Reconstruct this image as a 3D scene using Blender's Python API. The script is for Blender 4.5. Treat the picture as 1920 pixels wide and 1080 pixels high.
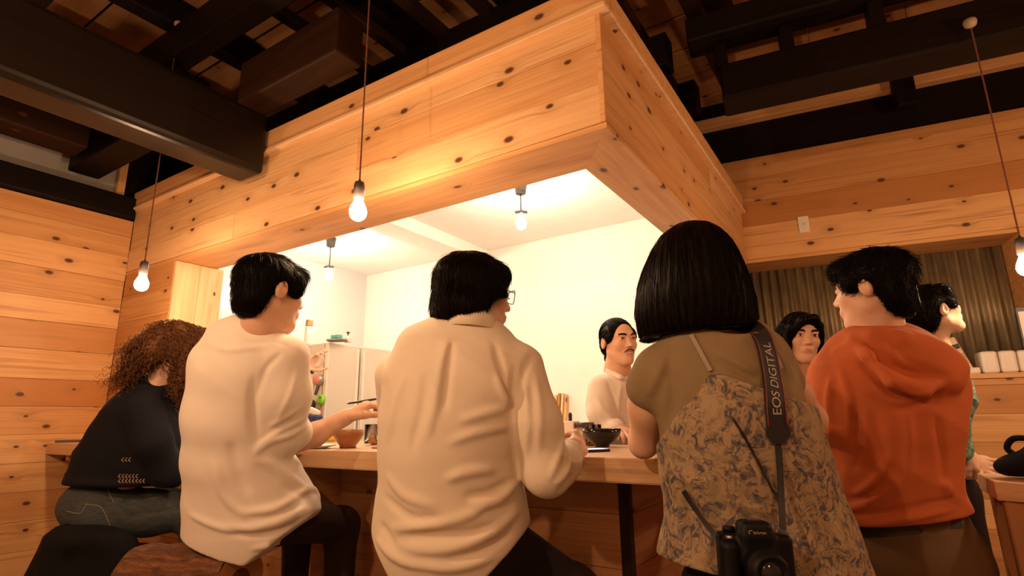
import bpy, bmesh, math, random
import numpy as np
from mathutils import Vector, Matrix

for o in list(bpy.data.objects):
    bpy.data.objects.remove(o, do_unlink=True)
scene = bpy.context.scene
COL = scene.collection
random.seed(7)
RNG = np.random.default_rng(11)

# ---------------------------------------------------------------- camera
FPX = 1041.4
YAW, PITCH, ROLL = (math.radians(a) for a in (32.78, 13.2, -0.73))
CAM = np.array([0.0, 0.0, 1.08])
def _basis():
    cy, sy, cp, sp, cr, sr = (math.cos(YAW), math.sin(YAW), math.cos(PITCH), math.sin(PITCH), math.cos(ROLL), math.sin(ROLL))
    fw = np.array([-sy*cp, cy*cp, sp]); rt = np.array([cy, sy, 0.0]); up = np.cross(rt, fw)
    return rt*cr + up*sr, up*cr - rt*sr, fw
RT, UP, FW = _basis()
def ray(x, y): return RT*(x-960)/FPX + UP*(540-y)/FPX + FW
def P(x, y, d): return CAM + ray(x, y)*d                 # photo pixel + depth along the optical axis -> point
def onz(x, y, z): r = ray(x, y); return CAM + r*(z-CAM[2])/r[2]
def ony(x, y, Y): r = ray(x, y); return CAM + r*Y/r[1]
def onx(x, y, X): r = ray(x, y); return CAM + r*X/r[0]
cam_data = bpy.data.cameras.new('camera'); cam_obj = bpy.data.objects.new('viewpoint', cam_data); COL.objects.link(cam_obj)
cam_data.sensor_width = 36.0; cam_data.lens = FPX/1920*36.0; cam_data.clip_start = 0.02
M = Matrix.Identity(4)
for i in range(3):
    M[i][0] = RT[i]; M[i][1] = UP[i]; M[i][2] = -FW[i]; M[i][3] = CAM[i]
cam_obj.matrix_world = M
scene.camera = cam_obj

# ---------------------------------------------------------------- world, exposure
world = bpy.data.worlds.new('night'); scene.world = world; world.use_nodes = True
bg = world.node_tree.nodes['Background']
bg.inputs[0].default_value = (0.05, 0.035, 0.025, 1); bg.inputs[1].default_value = 0.15
scene.view_settings.view_transform = 'Standard'
scene.view_settings.look = 'None'
scene.view_settings.gamma = 1.0
scene.view_settings.use_curve_mapping = False
scene.view_settings.exposure = 0.0

BULB_COL = (1.0, 0.61, 0.34)
BULB_E = 500.0          # hanging bulbs of the room
KITCHEN_COL = (1.0, 0.83, 0.64)
KITCHEN_E = 520.0      # bulbs of the kitchen

# ---------------------------------------------------------------- helpers
def tag(o, label=None, cat=None, group=None, kind=None):
    if label: o['label'] = label
    if cat: o['category'] = cat
    if group: o['group'] = group
    if kind: o['kind'] = kind
    return o
def link(o, parent=None):
    COL.objects.link(o)
    if parent is not None:
        o.parent = parent
        o.matrix_parent_inverse = WORLD_OF[parent.name].inverted()
    WORLD_OF[o.name] = o.matrix_basis.copy() if True else None
    return o
WORLD_OF = {}
def empty(name, loc=(0, 0, 0), parent=None):
    o = bpy.data.objects.new(name, None); o.empty_display_size = 0.1
    o.matrix_basis = Matrix.Translation(Vector(loc))
    return link(o, parent)
def frame(origin, x, y, z):
    m = Matrix.Identity(4)
    for i in range(3):
        m[i][0] = x[i]; m[i][1] = y[i]; m[i][2] = z[i]; m[i][3] = origin[i]
    return m
def mesh_obj(name, me, mat, parent=None, mw=None, smooth=False):
    o = bpy.data.objects.new(name, me)
    if mw is not None: o.matrix_basis = mw
    if mat is not None:
        me.materials.clear(); me.materials.append(mat)
    if smooth:
        for p in me.polygons: p.use_smooth = True
    return link(o, parent)
def bm_obj(name, bm, mat, parent=None, mw=None, smooth=False):
    bmesh.ops.recalc_face_normals(bm, faces=bm.faces)
    me = bpy.data.meshes.new(name); bm.to_mesh(me); bm.free()
    return mesh_obj(name, me, mat, parent, mw, smooth)
def bm_box(bm, lo, hi, bev=0.0, seg=1):
    vs = [bm.verts.new((x, y, z)) for x in (lo[0], hi[0]) for y in (lo[1], hi[1]) for z in (lo[2], hi[2])]
    fs = [bm.faces.new([vs[i] for i in q]) for q in ((0, 1, 3, 2), (4, 6, 7, 5), (0, 4, 5, 1), (2, 3, 7, 6), (0, 2, 6, 4), (1, 5, 7, 3))]
    if bev > 0:
        es = list({e for f in fs for e in f.edges})
        bmesh.ops.bevel(bm, geom=es, offset=bev, segments=seg, affect='EDGES', profile=0.5)
def box(name, lo, hi, mat, parent=None, mw=None, bev=0.003, seg=1):
    """box between lo and hi (world axes unless mw is given); its own origin sits in its middle"""
    lo = np.minimum(lo, hi).astype(float); hi = np.maximum(lo, np.maximum(lo, hi)).astype(float)
    c = (lo+hi)/2; h = (hi-lo)/2
    bm = bmesh.new(); bm_box(bm, -h, h, min(bev, h.min()*0.45), seg)
    m = Matrix.Translation(Vector(c))
    if mw is not None: m = mw @ m
    return bm_obj(name, bm, mat, parent, m)
def bar(name, a, b, w, h, mat, parent=None, up=(0, 0, 1), bev=0.004, seg=1):
    """beam of section w x h from a to b"""
    a = Vector(a); b = Vector(b); x = (b-a); L = x.length; x.normalize()
    y = Vector(up).cross(x).normalized(); z = x.cross(y)
    bm = bmesh.new(); bm_box(bm, (-L/2, -w/2, -h/2), (L/2, w/2, h/2), min(bev, w*.4, h*.4), seg)
    return bm_obj(name, bm, mat, parent, frame((a+b)/2, x, y, z), smooth=False)
def lathe_mesh(name, prof, n=28, cap=True):
    """profile [(r,z)...] turned about z"""
    vs = []; fs = []
    for r, z in prof:
        for i in range(n):
            a = 2*math.pi*i/n; vs.append((max(r, 1e-5)*math.cos(a), max(r, 1e-5)*math.sin(a), z))
    for k in range(len(prof)-1):
        for i in range(n):
            j = (i+1) % n; fs.append((k*n+i, k*n+j, (k+1)*n+j, (k+1)*n+i))
    if cap:
        fs.append(tuple(range(n-1, -1, -1))); fs.append(tuple((len(prof)-1)*n+i for i in range(n)))
    me = bpy.data.meshes.new(name); me.from_pydata(vs, [], fs); me.update()
    return me
def lathe(name, prof, mat, loc, parent=None, n=28, mw=None):
    m = Matrix.Translation(Vector(loc)) if mw is None else mw
    return mesh_obj(name, lathe_mesh(name, prof, n), mat, parent, m, True)
def tube_data(pts, rad, n=8, vs=None, fs=None):
    """append a tube along pts to vs/fs; rad scalar or list"""
    pts = np.asarray(pts, float); m = len(pts)
    rad = np.full(m, rad) if np.isscalar(rad) else np.asarray(rad, float)
    vs = [] if vs is None else vs; fs = [] if fs is None else fs
    t = np.gradient(pts, axis=0); t /= np.linalg.norm(t, axis=1)[:, None]+1e-9
    ref = np.array([0, 0, 1.0]) if abs(t[0][2]) < .9 else np.array([1.0, 0, 0])
    u = np.cross(t[0], ref); u /= np.linalg.norm(u)
    base = len(vs)
    for i in range(m):
        u = u - t[i]*(u@t[i]); u /= np.linalg.norm(u)+1e-9; w = np.cross(t[i], u)
        for k in range(n):
            a = 2*math.pi*k/n; vs.append(tuple(pts[i]+rad[i]*(math.cos(a)*u+math.sin(a)*w)))
    for i in range(m-1):
        for k in range(n):
            j = (k+1) % n; fs.append((base+i*n+k, base+i*n+j, base+(i+1)*n+j, base+(i+1)*n+k))
    fs.append(tuple(base+k for k in range(n-1, -1, -1))); fs.append(tuple(base+(m-1)*n+k for k in range(n)))
    return vs, fs
def tube(name, pts, rad, mat, parent=None, n=8):
    c = np.mean(np.asarray(pts, float), axis=0)
    vs, fs = tube_data(np.asarray(pts, float)-c, rad, n)
    me = bpy.data.meshes.new(name); me.from_pydata(vs, [], fs); me.update()
    return mesh_obj(name, me, mat, parent, Matrix.Translation(Vector(c)), True)
def py_obj(name, vs, fs, mat, parent=None, smooth=False):
    vs = np.asarray(vs, float); c = vs.mean(axis=0)
    me = bpy.data.meshes.new(name); me.from_pydata([tuple(v) for v in vs-c], [], fs); me.update()
    return mesh_obj(name, me, mat, parent, Matrix.Translation(Vector(c)), smooth)
def spline(pts, n=24):
    """Catmull-Rom through pts"""
    p = np.asarray(pts, float); q = np.vstack([2*p[0]-p[1], p, 2*p[-1]-p[-2]]); out = []
    m = len(p)-1
    for i in range(n+1):
        s = i/n*m; k = min(int(s), m-1); t = s-k
        a, b, c, d = q[k], q[k+1], q[k+2], q[k+3]
        out.append(.5*((2*b)+(-a+c)*t+(2*a-5*b+4*c-d)*t*t+(-a+3*b-3*c+d)*t**3))
    return np.array(out)

# ---------------------------------------------------------------- materials
class NT:
    def __init__(s, name):
        s.m = bpy.data.materials.new(name); s.m.use_nodes = True; s.t = s.m.node_tree
        s.b = s.t.nodes['Principled BSDF']
    def n(s, kind, **kw):
        o = s.t.nodes.new(kind)
        for k, v in kw.items(): setattr(o, k, v)
        return o
    def l(s, a, b): s.t.links.new(a, b)
    def math(s, op, a, b=None, clamp=False):
        o = s.n('ShaderNodeMath', operation=op, use_clamp=clamp)
        for i, v in enumerate((a, b)):
            if v is None: continue
            if isinstance(v, (int, float)): o.inputs[i].default_value = v
            else: s.l(v, o.inputs[i])
        return o.outputs[0]
    def mix(s, fac, a, b, blend='MIX'):
        o = s.n('ShaderNodeMix', data_type='RGBA', blend_type=blend)
        for i, v in ((0, fac), (6, a), (7, b)):
            if isinstance(v, (int, float)): o.inputs[i].default_value = v
            elif isinstance(v, tuple): o.inputs[i].default_value = (*v[:3], 1)
            else: s.l(v, o.inputs[i])
        return o.outputs[2]
    def vmath(s, op, a, b):
        o = s.n('ShaderNodeVectorMath', operation=op)
        for i, v in enumerate((a, b)):
            if isinstance(v, tuple): o.inputs[i].default_value = v
            else: s.l(v, o.inputs[i])
        return o.outputs[0]
    def ramp(s, fac, stops):
        o = s.n('ShaderNodeValToRGB'); e = o.color_ramp.elements
        while len(e) < len(stops): e.new(.5)
        for i, (p, c) in enumerate(stops):
            e[i].position = p; e[i].color = (*c[:3], 1)
        s.l(fac, o.inputs[0]); return o.outputs[0]
    def noise(s, vec, scale, detail=4, rough=.55, dist=0.0):
        o = s.n('ShaderNodeTexNoise'); o.inputs['Scale'].default_value = scale; o.inputs['Detail'].default_value = detail
        o.inputs['Roughness'].default_value = rough; o.inputs['Distortion'].default_value = dist
        if vec is not None: s.l(vec, o.inputs['Vector'])
        return o.outputs[0]
    def bump(s, h, strength=.3, dist=.002):
        o = s.n('ShaderNodeBump'); o.inputs['Strength'].default_value = strength; o.inputs['Distance'].default_value = dist
        s.l(h, o.inputs['Height']); s.l(o.outputs[0], s.b.inputs['Normal'])
def set_p(b, col=None, rough=None, metal=None, **kw):
    if col is not None: b.inputs['Base Color'].default_value = (*col, 1)
    if rough is not None: b.inputs['Roughness'].default_value = rough
    if metal is not None: b.inputs['Metallic'].default_value = metal
    for k, v in kw.items(): b.inputs[k].default_value = v
def plain(name, col, rough=.5, metal=0.0, var=.08, scale=30, **kw):
    """one colour with a little natural mottling"""
    n = NT(name); set_p(n.b, col, rough, metal, **kw)
    tc = n.n('ShaderNodeTexCoord'); f = n.noise(tc.outputs['Object'], scale, 3)
    lo = tuple(c*(1-var) for c in col); hi = tuple(min(1, c*(1+var)) for c in col)
    n.l(n.ramp(f, [(.3, lo), (.7, hi)]), n.b.inputs['Base Color'])
    return n.m
def glow(name, col, strength):
    n = NT(name); set_p(n.b, (1, .9, .8), .3)
    n.b.inputs['Emission Color'].default_value = (*col, 1); n.b.inputs['Emission Strength'].default_value = strength
    return n.m
def wood(name, pale, deep, knot=(.10, .035, .015), knots=1.0, rough=.5, grain=1.0, tone=.25, streak=.55, spec=.35):
    """sawn board: grain along local x, knots here and there, every board its own tone"""
    n = NT(name); tc = n.n('ShaderNodeTexCoord'); oi = n.n('ShaderNodeObjectInfo')
    r = oi.outputs['Random']
    off = n.n('ShaderNodeCombineXYZ')
    n.l(n.math('MULTIPLY', r, 71.0), off.inputs[0]); n.l(n.math('MULTIPLY', r, 37.0), off.inputs[1]); n.l(n.math('MULTIPLY', r, 53.0), off.inputs[2])
    v = n.vmath('ADD', tc.outputs['Object'], off.outputs[0])
    # knots
    sx = n.n('ShaderNodeSeparateXYZ'); n.l(v, sx.inputs[0])
    kc = n.n('ShaderNodeCombineXYZ'); n.l(n.math('MULTIPLY', sx.outputs[0], 3.6), kc.inputs[0]); n.l(n.math('MULTIPLY', n.math('ADD', sx.outputs[2], sx.outputs[1]), 6.2), kc.inputs[1])
    kv = kc.outputs[0]
    vo = n.n('ShaderNodeTexVoronoi', feature='F1', voronoi_dimensions='2D'); n.l(kv, vo.inputs['Vector']); vo.inputs['Scale'].default_value = 1.0
    kd = vo.outputs['Distance']; sep = n.n('ShaderNodeSeparateColor'); n.l(vo.outputs['Color'], sep.inputs[0])
    on = n.math('GREATER_THAN', sep.outputs[0], 1.0-.55*knots)
    size = n.math('MULTIPLY_ADD', sep.outputs[1], .065); size.node.inputs[2].default_value = .050
    kk = n.math('MULTIPLY', n.math('SUBTRACT', 1.0, n.math('DIVIDE', kd, size), True), on)       # 1 at the knot's heart
    halo = n.math('MULTIPLY', n.math('SUBTRACT', 1.0, n.math('MULTIPLY', kd, 3.2), True), on)
    # grain, pushed aside around knots
    zz = n.math('ADD', sx.outputs[2], n.math('MULTIPLY', halo, .022))
    cb = n.n('ShaderNodeCombineXYZ'); n.l(n.math('MULTIPLY', sx.outputs[0], .55), cb.inputs[0]); n.l(n.math('MULTIPLY', sx.outputs[1], 9.0), cb.inputs[1]); n.l(n.math('MULTIPLY', zz, 13.0*grain), cb.inputs[2])
    g1 = n.noise(cb.outputs[0], 1.6, 5, .6, .25)
    cb2 = n.n('ShaderNodeCombineXYZ'); n.l(n.math('MULTIPLY', sx.outputs[0], 1.8), cb2.inputs[0]); n.l(n.math('MULTIPLY', sx.outputs[1], 60.0), cb2.inputs[1]); n.l(n.math('MULTIPLY', zz, 110.0*grain), cb2.inputs[2])
    g2 = n.noise(cb2.outputs[0], 1.0, 3, .6)
    c = n.ramp(g1, [(.5-.24*streak/.55, pale), (.5, tuple((a*.6+b*.4) for a, b in zip(pale, deep))), (.5+.22*streak/.55, deep)])
    c = n.mix(n.math('MULTIPLY', n.math('SUBTRACT', g2, .42, True), 1.1), c, tuple(x*.62 for x in deep))
    fr = n.math('FRACT', n.math('MULTIPLY', r, 17.31))
    c = n.mix(n.math('MULTIPLY', n.math('SUBTRACT', fr, .45, True), tone*2.2), c, tuple(x*.9 for x in deep))
    c = n.mix(n.math('MULTIPLY', n.math('SUBTRACT', .40, fr, True), tone*2.4), c, tuple(min(1, x*1.08) for x in pale))
    cb3 = n.n('ShaderNodeCombineXYZ'); n.l(n.math('MULTIPLY', sx.outputs[0], 1.1), cb3.inputs[0]); n.l(n.math('MULTIPLY', sx.outputs[1], 6.0), cb3.inputs[1]); n.l(n.math('MULTIPLY', zz, 30.0*grain), cb3.inputs[2])
    g3 = n.noise(cb3.outputs[0], 1.3, 2, .5, .4)
    c = n.mix(n.math('MULTIPLY', n.math('SUBTRACT', g3, .56, True), 3.2, True), c, tuple(x*.6 for x in deep))
    c = n.mix(n.math('MULTIPLY', halo, .35), c, tuple(x*.55 for x in deep))
    c = n.mix(n.math('MULTIPLY', kk, 2.2, True), c, knot)
    n.l(c, n.b.inputs['Base Color']); set_p(n.b, None, rough); n.b.inputs['Specular IOR Level'].default_value = spec
    n.bump(n.math('ADD', g2, n.math('MULTIPLY', kk, .6)), .25, .002)
    return n.m
# ================================================================ materials of the place
M_CEDAR = wood('cedar_boards', (.72, .425, .185), (.50, .21, .058), streak=.85, tone=.8)
M_CANOPY = wood('canopy_boards', (.80, .53, .28), (.60, .29, .10), streak=.85, tone=.8)
M_CEDAR_CLEAN = wood('cedar_trim', (.74, .44, .20), (.56, .26, .085), knots=.45, tone=.2)
M_POST = wood('pale_trim', (.82, .58, .34), (.72, .44, .22), knots=.2, tone=.05)
M_DARK = wood('smoked_timber', (.010, .005, .003), (.005, .0025, .0016), knot=(.004, .002, .001), knots=.2, rough=.55, spec=.12)
M_BEAM = wood('polished_beam', (.013, .007, .0035), (.007, .0038, .002), knot=(.004, .002, .001), knots=.1, rough=.36, spec=.32)
M_DARK2 = wood('brown_timber', (.036, .014, .006), (.018, .007, .003), knots=.3, rough=.55, spec=.15)
M_ROOF = wood('roof_boards', (.55, .28, .11), (.40, .16, .055), knots=.7, rough=.6)
M_COUNTER = wood('counter_slab', (.74, .50, .29), (.66, .38, .19), knots=.0, rough=.38, tone=.0)
M_BASE = wood('counter_base', (.50, .24, .10), (.36, .14, .05), knots=.7, rough=.55)
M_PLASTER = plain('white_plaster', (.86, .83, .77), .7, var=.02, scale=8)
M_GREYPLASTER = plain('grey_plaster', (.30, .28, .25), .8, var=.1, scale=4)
M_FLOOR = plain('concrete_floor', (.20, .17, .15), .7, var=.15, scale=3)
M_SOCKET = plain('socket_black', (.055, .045, .04), .35, var=.05)
M_BLACK = plain('black_plastic', (.012, .011, .011), .35)
M_WHITEPL = plain('white_plastic', (.80, .74, .66), .35, var=.02)
M_BULB = glow('bulb_glass', BULB_COL, BULB_E)
M_KBULB = glow('kitchen_bulb_glass', KITCHEN_COL, KITCHEN_E)

XL = -4.45          # left wall
YF, XR = 1.745, -0.703     # canopy faces
ZC0, ZC1, ZC2 = 2.135, 2.622, 2.742
CT = 0.965          # counter top
# ---------------------------------------------------------------- floor and shell
tag(box('floor', (-6, -3.2, -.1), (4.2, 6, 0), M_FLOOR, bev=0), kind='structure')

def plank_rows(parent, origin, ux, nrm, u0, u1, zs, mat, th=.018, gap=.0006, name='plank', proud=.0025, breaks=None):
    """horizontal boards on a wall: origin + u*ux, out along nrm, between the heights in zs"""
    ux = Vector(ux).normalized(); nrm = Vector(nrm).normalized(); o = Vector(origin); up = Vector((0, 0, 1))
    out = []
    for k in range(len(zs)-1):
        za, zb = sorted((zs[k], zs[k+1]))
        cuts = [u0]+list((breaks or {}).get(k, []))+[u1]
        for ua, ub in zip(cuts[:-1], cuts[1:]):
            pr = random.uniform(-proud, proud)
            L, H = (ub-ua)/2-gap*.5, (zb-za)/2-gap
            bm = bmesh.new(); bm_box(bm, (-L, -th/2, -H), (L, th/2, H), .0018)
            c = o + ux*((ua+ub)/2) + nrm*(th/2+pr) + up*((za+zb)/2)
            y = up.cross(ux)
            out.append(bm_obj(name, bm, mat, parent, frame(c, ux, y, up)))
    return out

# left wall
wl = tag(box('wall_left', (XL-.06, -2.6, 0), (XL-.003, 1.80, 2.52), M_DARK2, bev=0), kind='structure')
ZL = [2.525, 2.40, 2.25, 2.07, 1.88, 1.725, 1.545, 1.36, 1.19, 1.02, .85, .68, .51, .34, .17, 0.01]
plank_rows(wl, (XL, 0, 0), (0, 1, 0), (1, 0, 0), -2.6, 1.745, ZL, M_CEDAR)
# front wall beside the opening (left of the jamb)
wf = tag(box('wall_front', (XL, YF+.02, CT+.001), (-3.76, YF+.30, ZC0), M_DARK2, bev=0), kind='structure')
ZF = [ZC0, 1.95, 1.765, 1.58, 1.40, 1.22, 1.04, CT+.002]
plank_rows(wf, (0, YF+.018, 0), (1, 0, 0), (0, -1, 0), XL+.02, -3.742, ZF, M_CEDAR)
for y0, y1 in ((YF+.0, YF+.155), (YF+.157, YF+.318)):
    o = bar('plank', (-3.738, (y0+y1)/2, CT), (-3.738, (y0+y1)/2, ZC0-.024), y1-y0, .036, M_POST, wf, up=(1, 0, 0))

# ---------------------------------------------------------------- canopy over the bar
cp = empty('bar_canopy', (XR, YF, ZC0))
tag(cp, 'boxed canopy of knotty cedar boards hanging over the bar counter', 'canopy')
zb = [ZC0+.005, 2.302, 2.481, ZC1]
plank_rows(cp, (0, YF+.02, 0), (1, 0, 0), (0, -1, 0), XL+.02, XR-.021, zb, M_CANOPY, th=.02, name='front_board', breaks={1: [-2.05], 0: [-3.1]})
plank_rows(cp, (XR-.02, 0, 0), (0, 1, 0), (1, 0, 0), YF+.003, 4.39, zb, M_CANOPY, th=.02, name='side_board', breaks={2: [3.4]})
box('corner_strip', (XR-.021, YF-.003, ZC0+.004), (XR-.001, YF+.004, ZC1), M_CEDAR_CLEAN, cp, bev=.002)
# moulding round the top, its lip standing proud
box('moulding', (XL+.02, YF-.022, ZC1), (XR+.022, YF+.05, ZC2), M_CEDAR_CLEAN, cp)
box('moulding', (XR-.05, YF+.052, ZC1), (XR+.022, 4.39, ZC2), M_CEDAR_CLEAN, cp)
box('lip', (XL+.02, YF-.034, ZC1-.022), (XR+.034, YF+.02, ZC1), M_POST, cp, bev=.004)
box('lip', (XR-.02, YF+.021, ZC1-.022), (XR+.034, 4.39, ZC1), M_POST, cp, bev=.004)
def soffit(name, quad, parent):
    vs = [(*q, z) for z in (ZC0-.022, ZC0) for q in quad]
    fs = [(3, 2, 1, 0), (4, 5, 6, 7)]+[(i, (i+1) % 4, 4+(i+1) % 4, 4+i) for i in range(4)]
    return vs, fs
XI, YI = XR-.215, YF+.275
vs, fs = soffit('s', [(XL+.02, YF-.002), (XR+.002, YF-.002), (XI, YI), (XL+.02, YI)], cp); py_obj('soffit_board', vs, fs, M_CEDAR_CLEAN, cp)
# side soffit grain runs along y: build it in a turned frame
q = [(XR+.002, YF-.001), (XR+.002, 4.39), (XI, 4.39), (XI, YI+.001)]
c = np.array([(XR+XI)/2, 3.2]); vs = []
for z in (-.011, .011):
    for x, y in q: vs.append((y-c[1], -(x-c[0]), z))
me = bpy.data.meshes.new('soffit_board'); me.from_pydata(vs, [], [(3, 2, 1, 0), (4, 5, 6, 7)]+[(i, (i+1) % 4, 4+(i+1) % 4, 4+i) for i in range(4)]); me.update()
mesh_obj('soffit_board', me, M_CEDAR_CLEAN, cp, frame((c[0], c[1], ZC0-.011), (0, 1, 0), (-1, 0, 0), (0, 0, 1)))
# inner faces of the hollow box
box('inner_lining', (XL+.02, YI-.02, ZC0+.001), (XI, YI, 2.56), M_PLASTER, cp, bev=0)
box('inner_lining', (XI, YI-.02, ZC0+.001), (XI+.02, 4.0, 2.56), M_PLASTER, cp, bev=0)

# ---------------------------------------------------------------- kitchen behind the bar
KC = 2.575
tag(box('ceiling', (XL, YI-.25, KC), (XI+.2, 4.1, KC+.05), M_PLASTER, bev=0), kind='structure')
tag(box('wall_back', (XL, 3.98, 0), (XR-.02, 4.08, KC), M_PLASTER, bev=0), kind='structure')
n = NT('kitchen_panel'); set_p(n.b, (.62, .62, .60), .22)
tag(box('wall_kitchen', (XL, YF+.31, 0), (XL+.05, 3.98, KC), n.m, bev=0), kind='structure')
b0 = onz(672, 437, 2.42); b1 = onz(720, 416, 2.42)
tag(box('trim_1', (-3.04, YI, 2.47), (-2.80, 3.98, KC), M_PLASTER, bev=.004), kind='structure')

# ---------------------------------------------------------------- right wall, turned a little
TH = math.radians(8.0)
WU = np.array([math.cos(TH), math.sin(TH), 0]); WN = np.array([math.sin(TH), -math.cos(TH), 0]); WO = np.array([XR, 4.4, 0])
def onw(x, y, off=0.0):
    r = ray(x, y); p0 = WO+WN*off
    return CAM + r*(((p0-CAM)@WN)/(r@WN))
def wall_frame(off=0.0): return frame(WO+WN*off, WU, -WN, (0, 0, 1))       # local x along the wall, y into the wall
WF = wall_frame()
wr = tag(box('wall_right', (.0, .02, 2.235), (4.6, .10, 3.05), M_DARK2, None, WF, bev=0), kind='structure')
plank_rows(wr, WO-WN*.018, WU, WN, -.30, 4.6, [2.235, 2.33, 2.495, 2.69, 2.885, 3.052], M_CEDAR)
box('lintel', (-.02, -.002, 2.205), (1.62, .34, 2.234), M_CEDAR_CLEAN, wr, WF)
box('jamb', (1.62, .0, 1.33), (1.75, .34, 2.234), M_CEDAR_CLEAN, wr, WF)
# boarded half wall under the opening
wh = tag(box('wall_low', (-.0, .02, 0), (4.6, .30, 1.285), M_DARK2, None, WF, bev=0), kind='structure')
plank_rows(wh, WO-WN*.018, WU, WN, -.02, 4.6, [1.287, 1.245, 1.07, .90, .735, .565, .395, .225, .055], M_CEDAR)
box('ledge', (-.02, -.015, 1.286), (1.75, .34, 1.318), M_CEDAR_CLEAN, wh, WF)
tag(box('wall_far', (1.75, .02, 1.285), (4.6, .1, 2.235), M_DARK2, None, WF, bev=0), kind='structure')
w2 = bpy.data.objects['wall_far']
plank_rows(w2, WO-WN*.018, WU, WN, 1.75, 4.6, [1.287, 1.45, 1.61, 1.77, 1.93, 2.09, 2.235], M_CEDAR)
# corrugated sheet seen through the opening
vs = []; fs = []; N = 420; W = 1.9
for i in range(N+1):
    u = -.1+W*i/N; y = .322+.013*math.cos(2*math.pi*u/.063)
    for z in (1.32, 2.203): vs.append((u, y, z))
for i in range(N): fs.append((2*i, 2*i+2, 2*i+3, 2*i+1))
n = NT('corrugated_sheet'); tc = n.n('ShaderNodeTexCoord')
f1 = n.noise(n.vmath('MULTIPLY', tc.outputs['Object'], (6, 6, 1.2)), 3, 5)
n.l(n.ramp(f1, [(.3, (.17, .13, .075)), (.7, (.34, .27, .16))]), n.b.inputs['Base Color']); set_p(n.b, None, .48, .45)
me = bpy.data.meshes.new('corrugated_sheet'); me.from_pydata(vs, [], fs); me.update()
o = mesh_obj('corrugated_sheet', me, n.m, None, WF, True)
md = o.modifiers.new('thick', 'SOLIDIFY'); md.thickness = .002
tag(o, 'weathered corrugated metal sheet filling the opening above the low boarded wall', 'metal sheet')
# power outlet
ol = empty('wall_outlet', tuple(onw(1507, 421)))
tag(ol, 'white power outlet plate on the cedar boards above the opening', 'outlet')
oc = onw(1507, 421, .002)
fo = frame(oc, WU, -WN, (0, 0, 1))
box('plate', (-.036, -.008, -.062), (.036, .0, .062), M_WHITEPL, ol, fo, bev=.003)
box('socket', (-.016, -.011, -.022), (.016, -.008, .022), M_WHITEPL, ol, fo, bev=.002)
for dx in (-.006, .006): box('slot', (dx-.0012, -.0122, -.008), (dx+.0012, -.0108, .008), M_BLACK, ol, fo, bev=0)

# ---------------------------------------------------------------- counter
def ctr_edge(x): return 1.452 + (x+4.45)*.027
ct = empty('bar_counter', (-2.4, 1.6, 0))
tag(ct, 'long cedar bar counter with a thick slab top and boarded front', 'counter')
XE = -.46
top = [(XL+.02, ctr_edge(XL)), (XE, ctr_edge(XE)), (XE, 3.96), (-.82, 3.96), (-.82, 2.30), (-3.715, 2.30), (-3.715, YF-.004), (XL+.02, YF-.004)]
bm = bmesh.new(); vb = [bm.verts.new((*p, CT-.068)) for p in top]; vt = [bm.verts.new((*p, CT)) for p in top]
bm.faces.new(vb); bm.faces.new(vt)
for i in range(8): bm.faces.new((vb[i], vb[(i+1) % 8], vt[(i+1) % 8], vt[i]))
bmesh.ops.bevel(bm, geom=[e for e in bm.edges if abs(e.verts[0].co.z-e.verts[1].co.z) < 1e-6], offset=.004, segments=2, affect='EDGES')
bm_obj('slab', bm, M_COUNTER, ct)
zr = [CT-.07, .78, .62, .46, .30, .14, .01]
plank_rows(ct, (0, YF+.02, 0), (1, 0, 0), (0, -1, 0), XL+.02, XR-.03, zr, M_BASE, name='front_panel', breaks={1: [-2.4], 3: [-1.9]})
plank_rows(ct, (XR-.02, 0, 0), (0, 1, 0), (1, 0, 0), YF+.03, 3.97, zr, M_BASE, name='side_panel')
bar('corner_post', (XR-.012, YF+.012, 0), (XR-.012, YF+.012, CT-.07), .035, .035, M_DARK2, ct, up=(1, 0, 0))
for x in (-4.2, -3.1, -2.05):
    vs = []
    for dx in (-.02, .02):
        vs += [(x+dx, YF, CT-.07), (x+dx, ctr_edge(x)+.03, CT-.07), (x+dx, ctr_edge(x)+.03, CT-.10), (x+dx, YF, CT-.26)]
    py_obj('bracket', vs, [(0, 1, 2, 3), (7, 6, 5, 4), (0, 4, 5, 1), (1, 5, 6, 2), (2, 6, 7, 3), (3, 7, 4, 0)], M_BASE, ct)
# inner wall of the counter on the kitchen side
box('kitchen_side', (-3.70, 2.24, 0), (-.83, 2.26, CT-.07), M_WHITEPL, ct, bev=0)

# ---------------------------------------------------------------- old roof timbers
def beam(name, lo, hi, mat, label, bev=.012, seg=2, group='old smoked roof timbers', mw=None):
    lo = np.array(lo, float); hi = np.array(hi, float); c = (lo+hi)/2; h = (hi-lo)/2; ax = int(np.argmax(h))
    X = np.eye(3)[ax]; Z = np.array([0, 0, 1.0]) if ax != 2 else np.array([1.0, 0, 0]); Y = np.cross(Z, X)
    hx, hy, hz = abs(h@X), abs(h@np.abs(Y)), abs(h@Z)
    bm = bmesh.new(); bm_box(bm, (-hx, -hy, -hz), (hx, hy, hz), bev, seg)
    m = frame(c, X, Y, Z)
    if mw is not None: m = mw @ m
    return tag(bm_obj(name, bm, mat, None, m), label, 'beam', group)
L1 = 'huge smoked beam reaching from the upper left down to the canopy front'
beam('roof_beam', (-3.0, -1.6, 2.45), (-2.77, 1.709, 2.83), M_BEAM, L1, .035, 3)
beam('roof_beam', (-2.768, 1.50, 2.80), (-1.95, 1.665, 3.05), M_DARK2, 'short dark beam end lying above the canopy beside the huge beam')
beam('roof_beam', (-4.53, -2.6, 2.53), (-4.385, 1.73, 2.69), M_DARK, 'dark sill beam lying along the top of the left cedar wall')
q0 = onz(105, 338, 2.74); q1 = onz(142, 348, 2.74)
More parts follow.
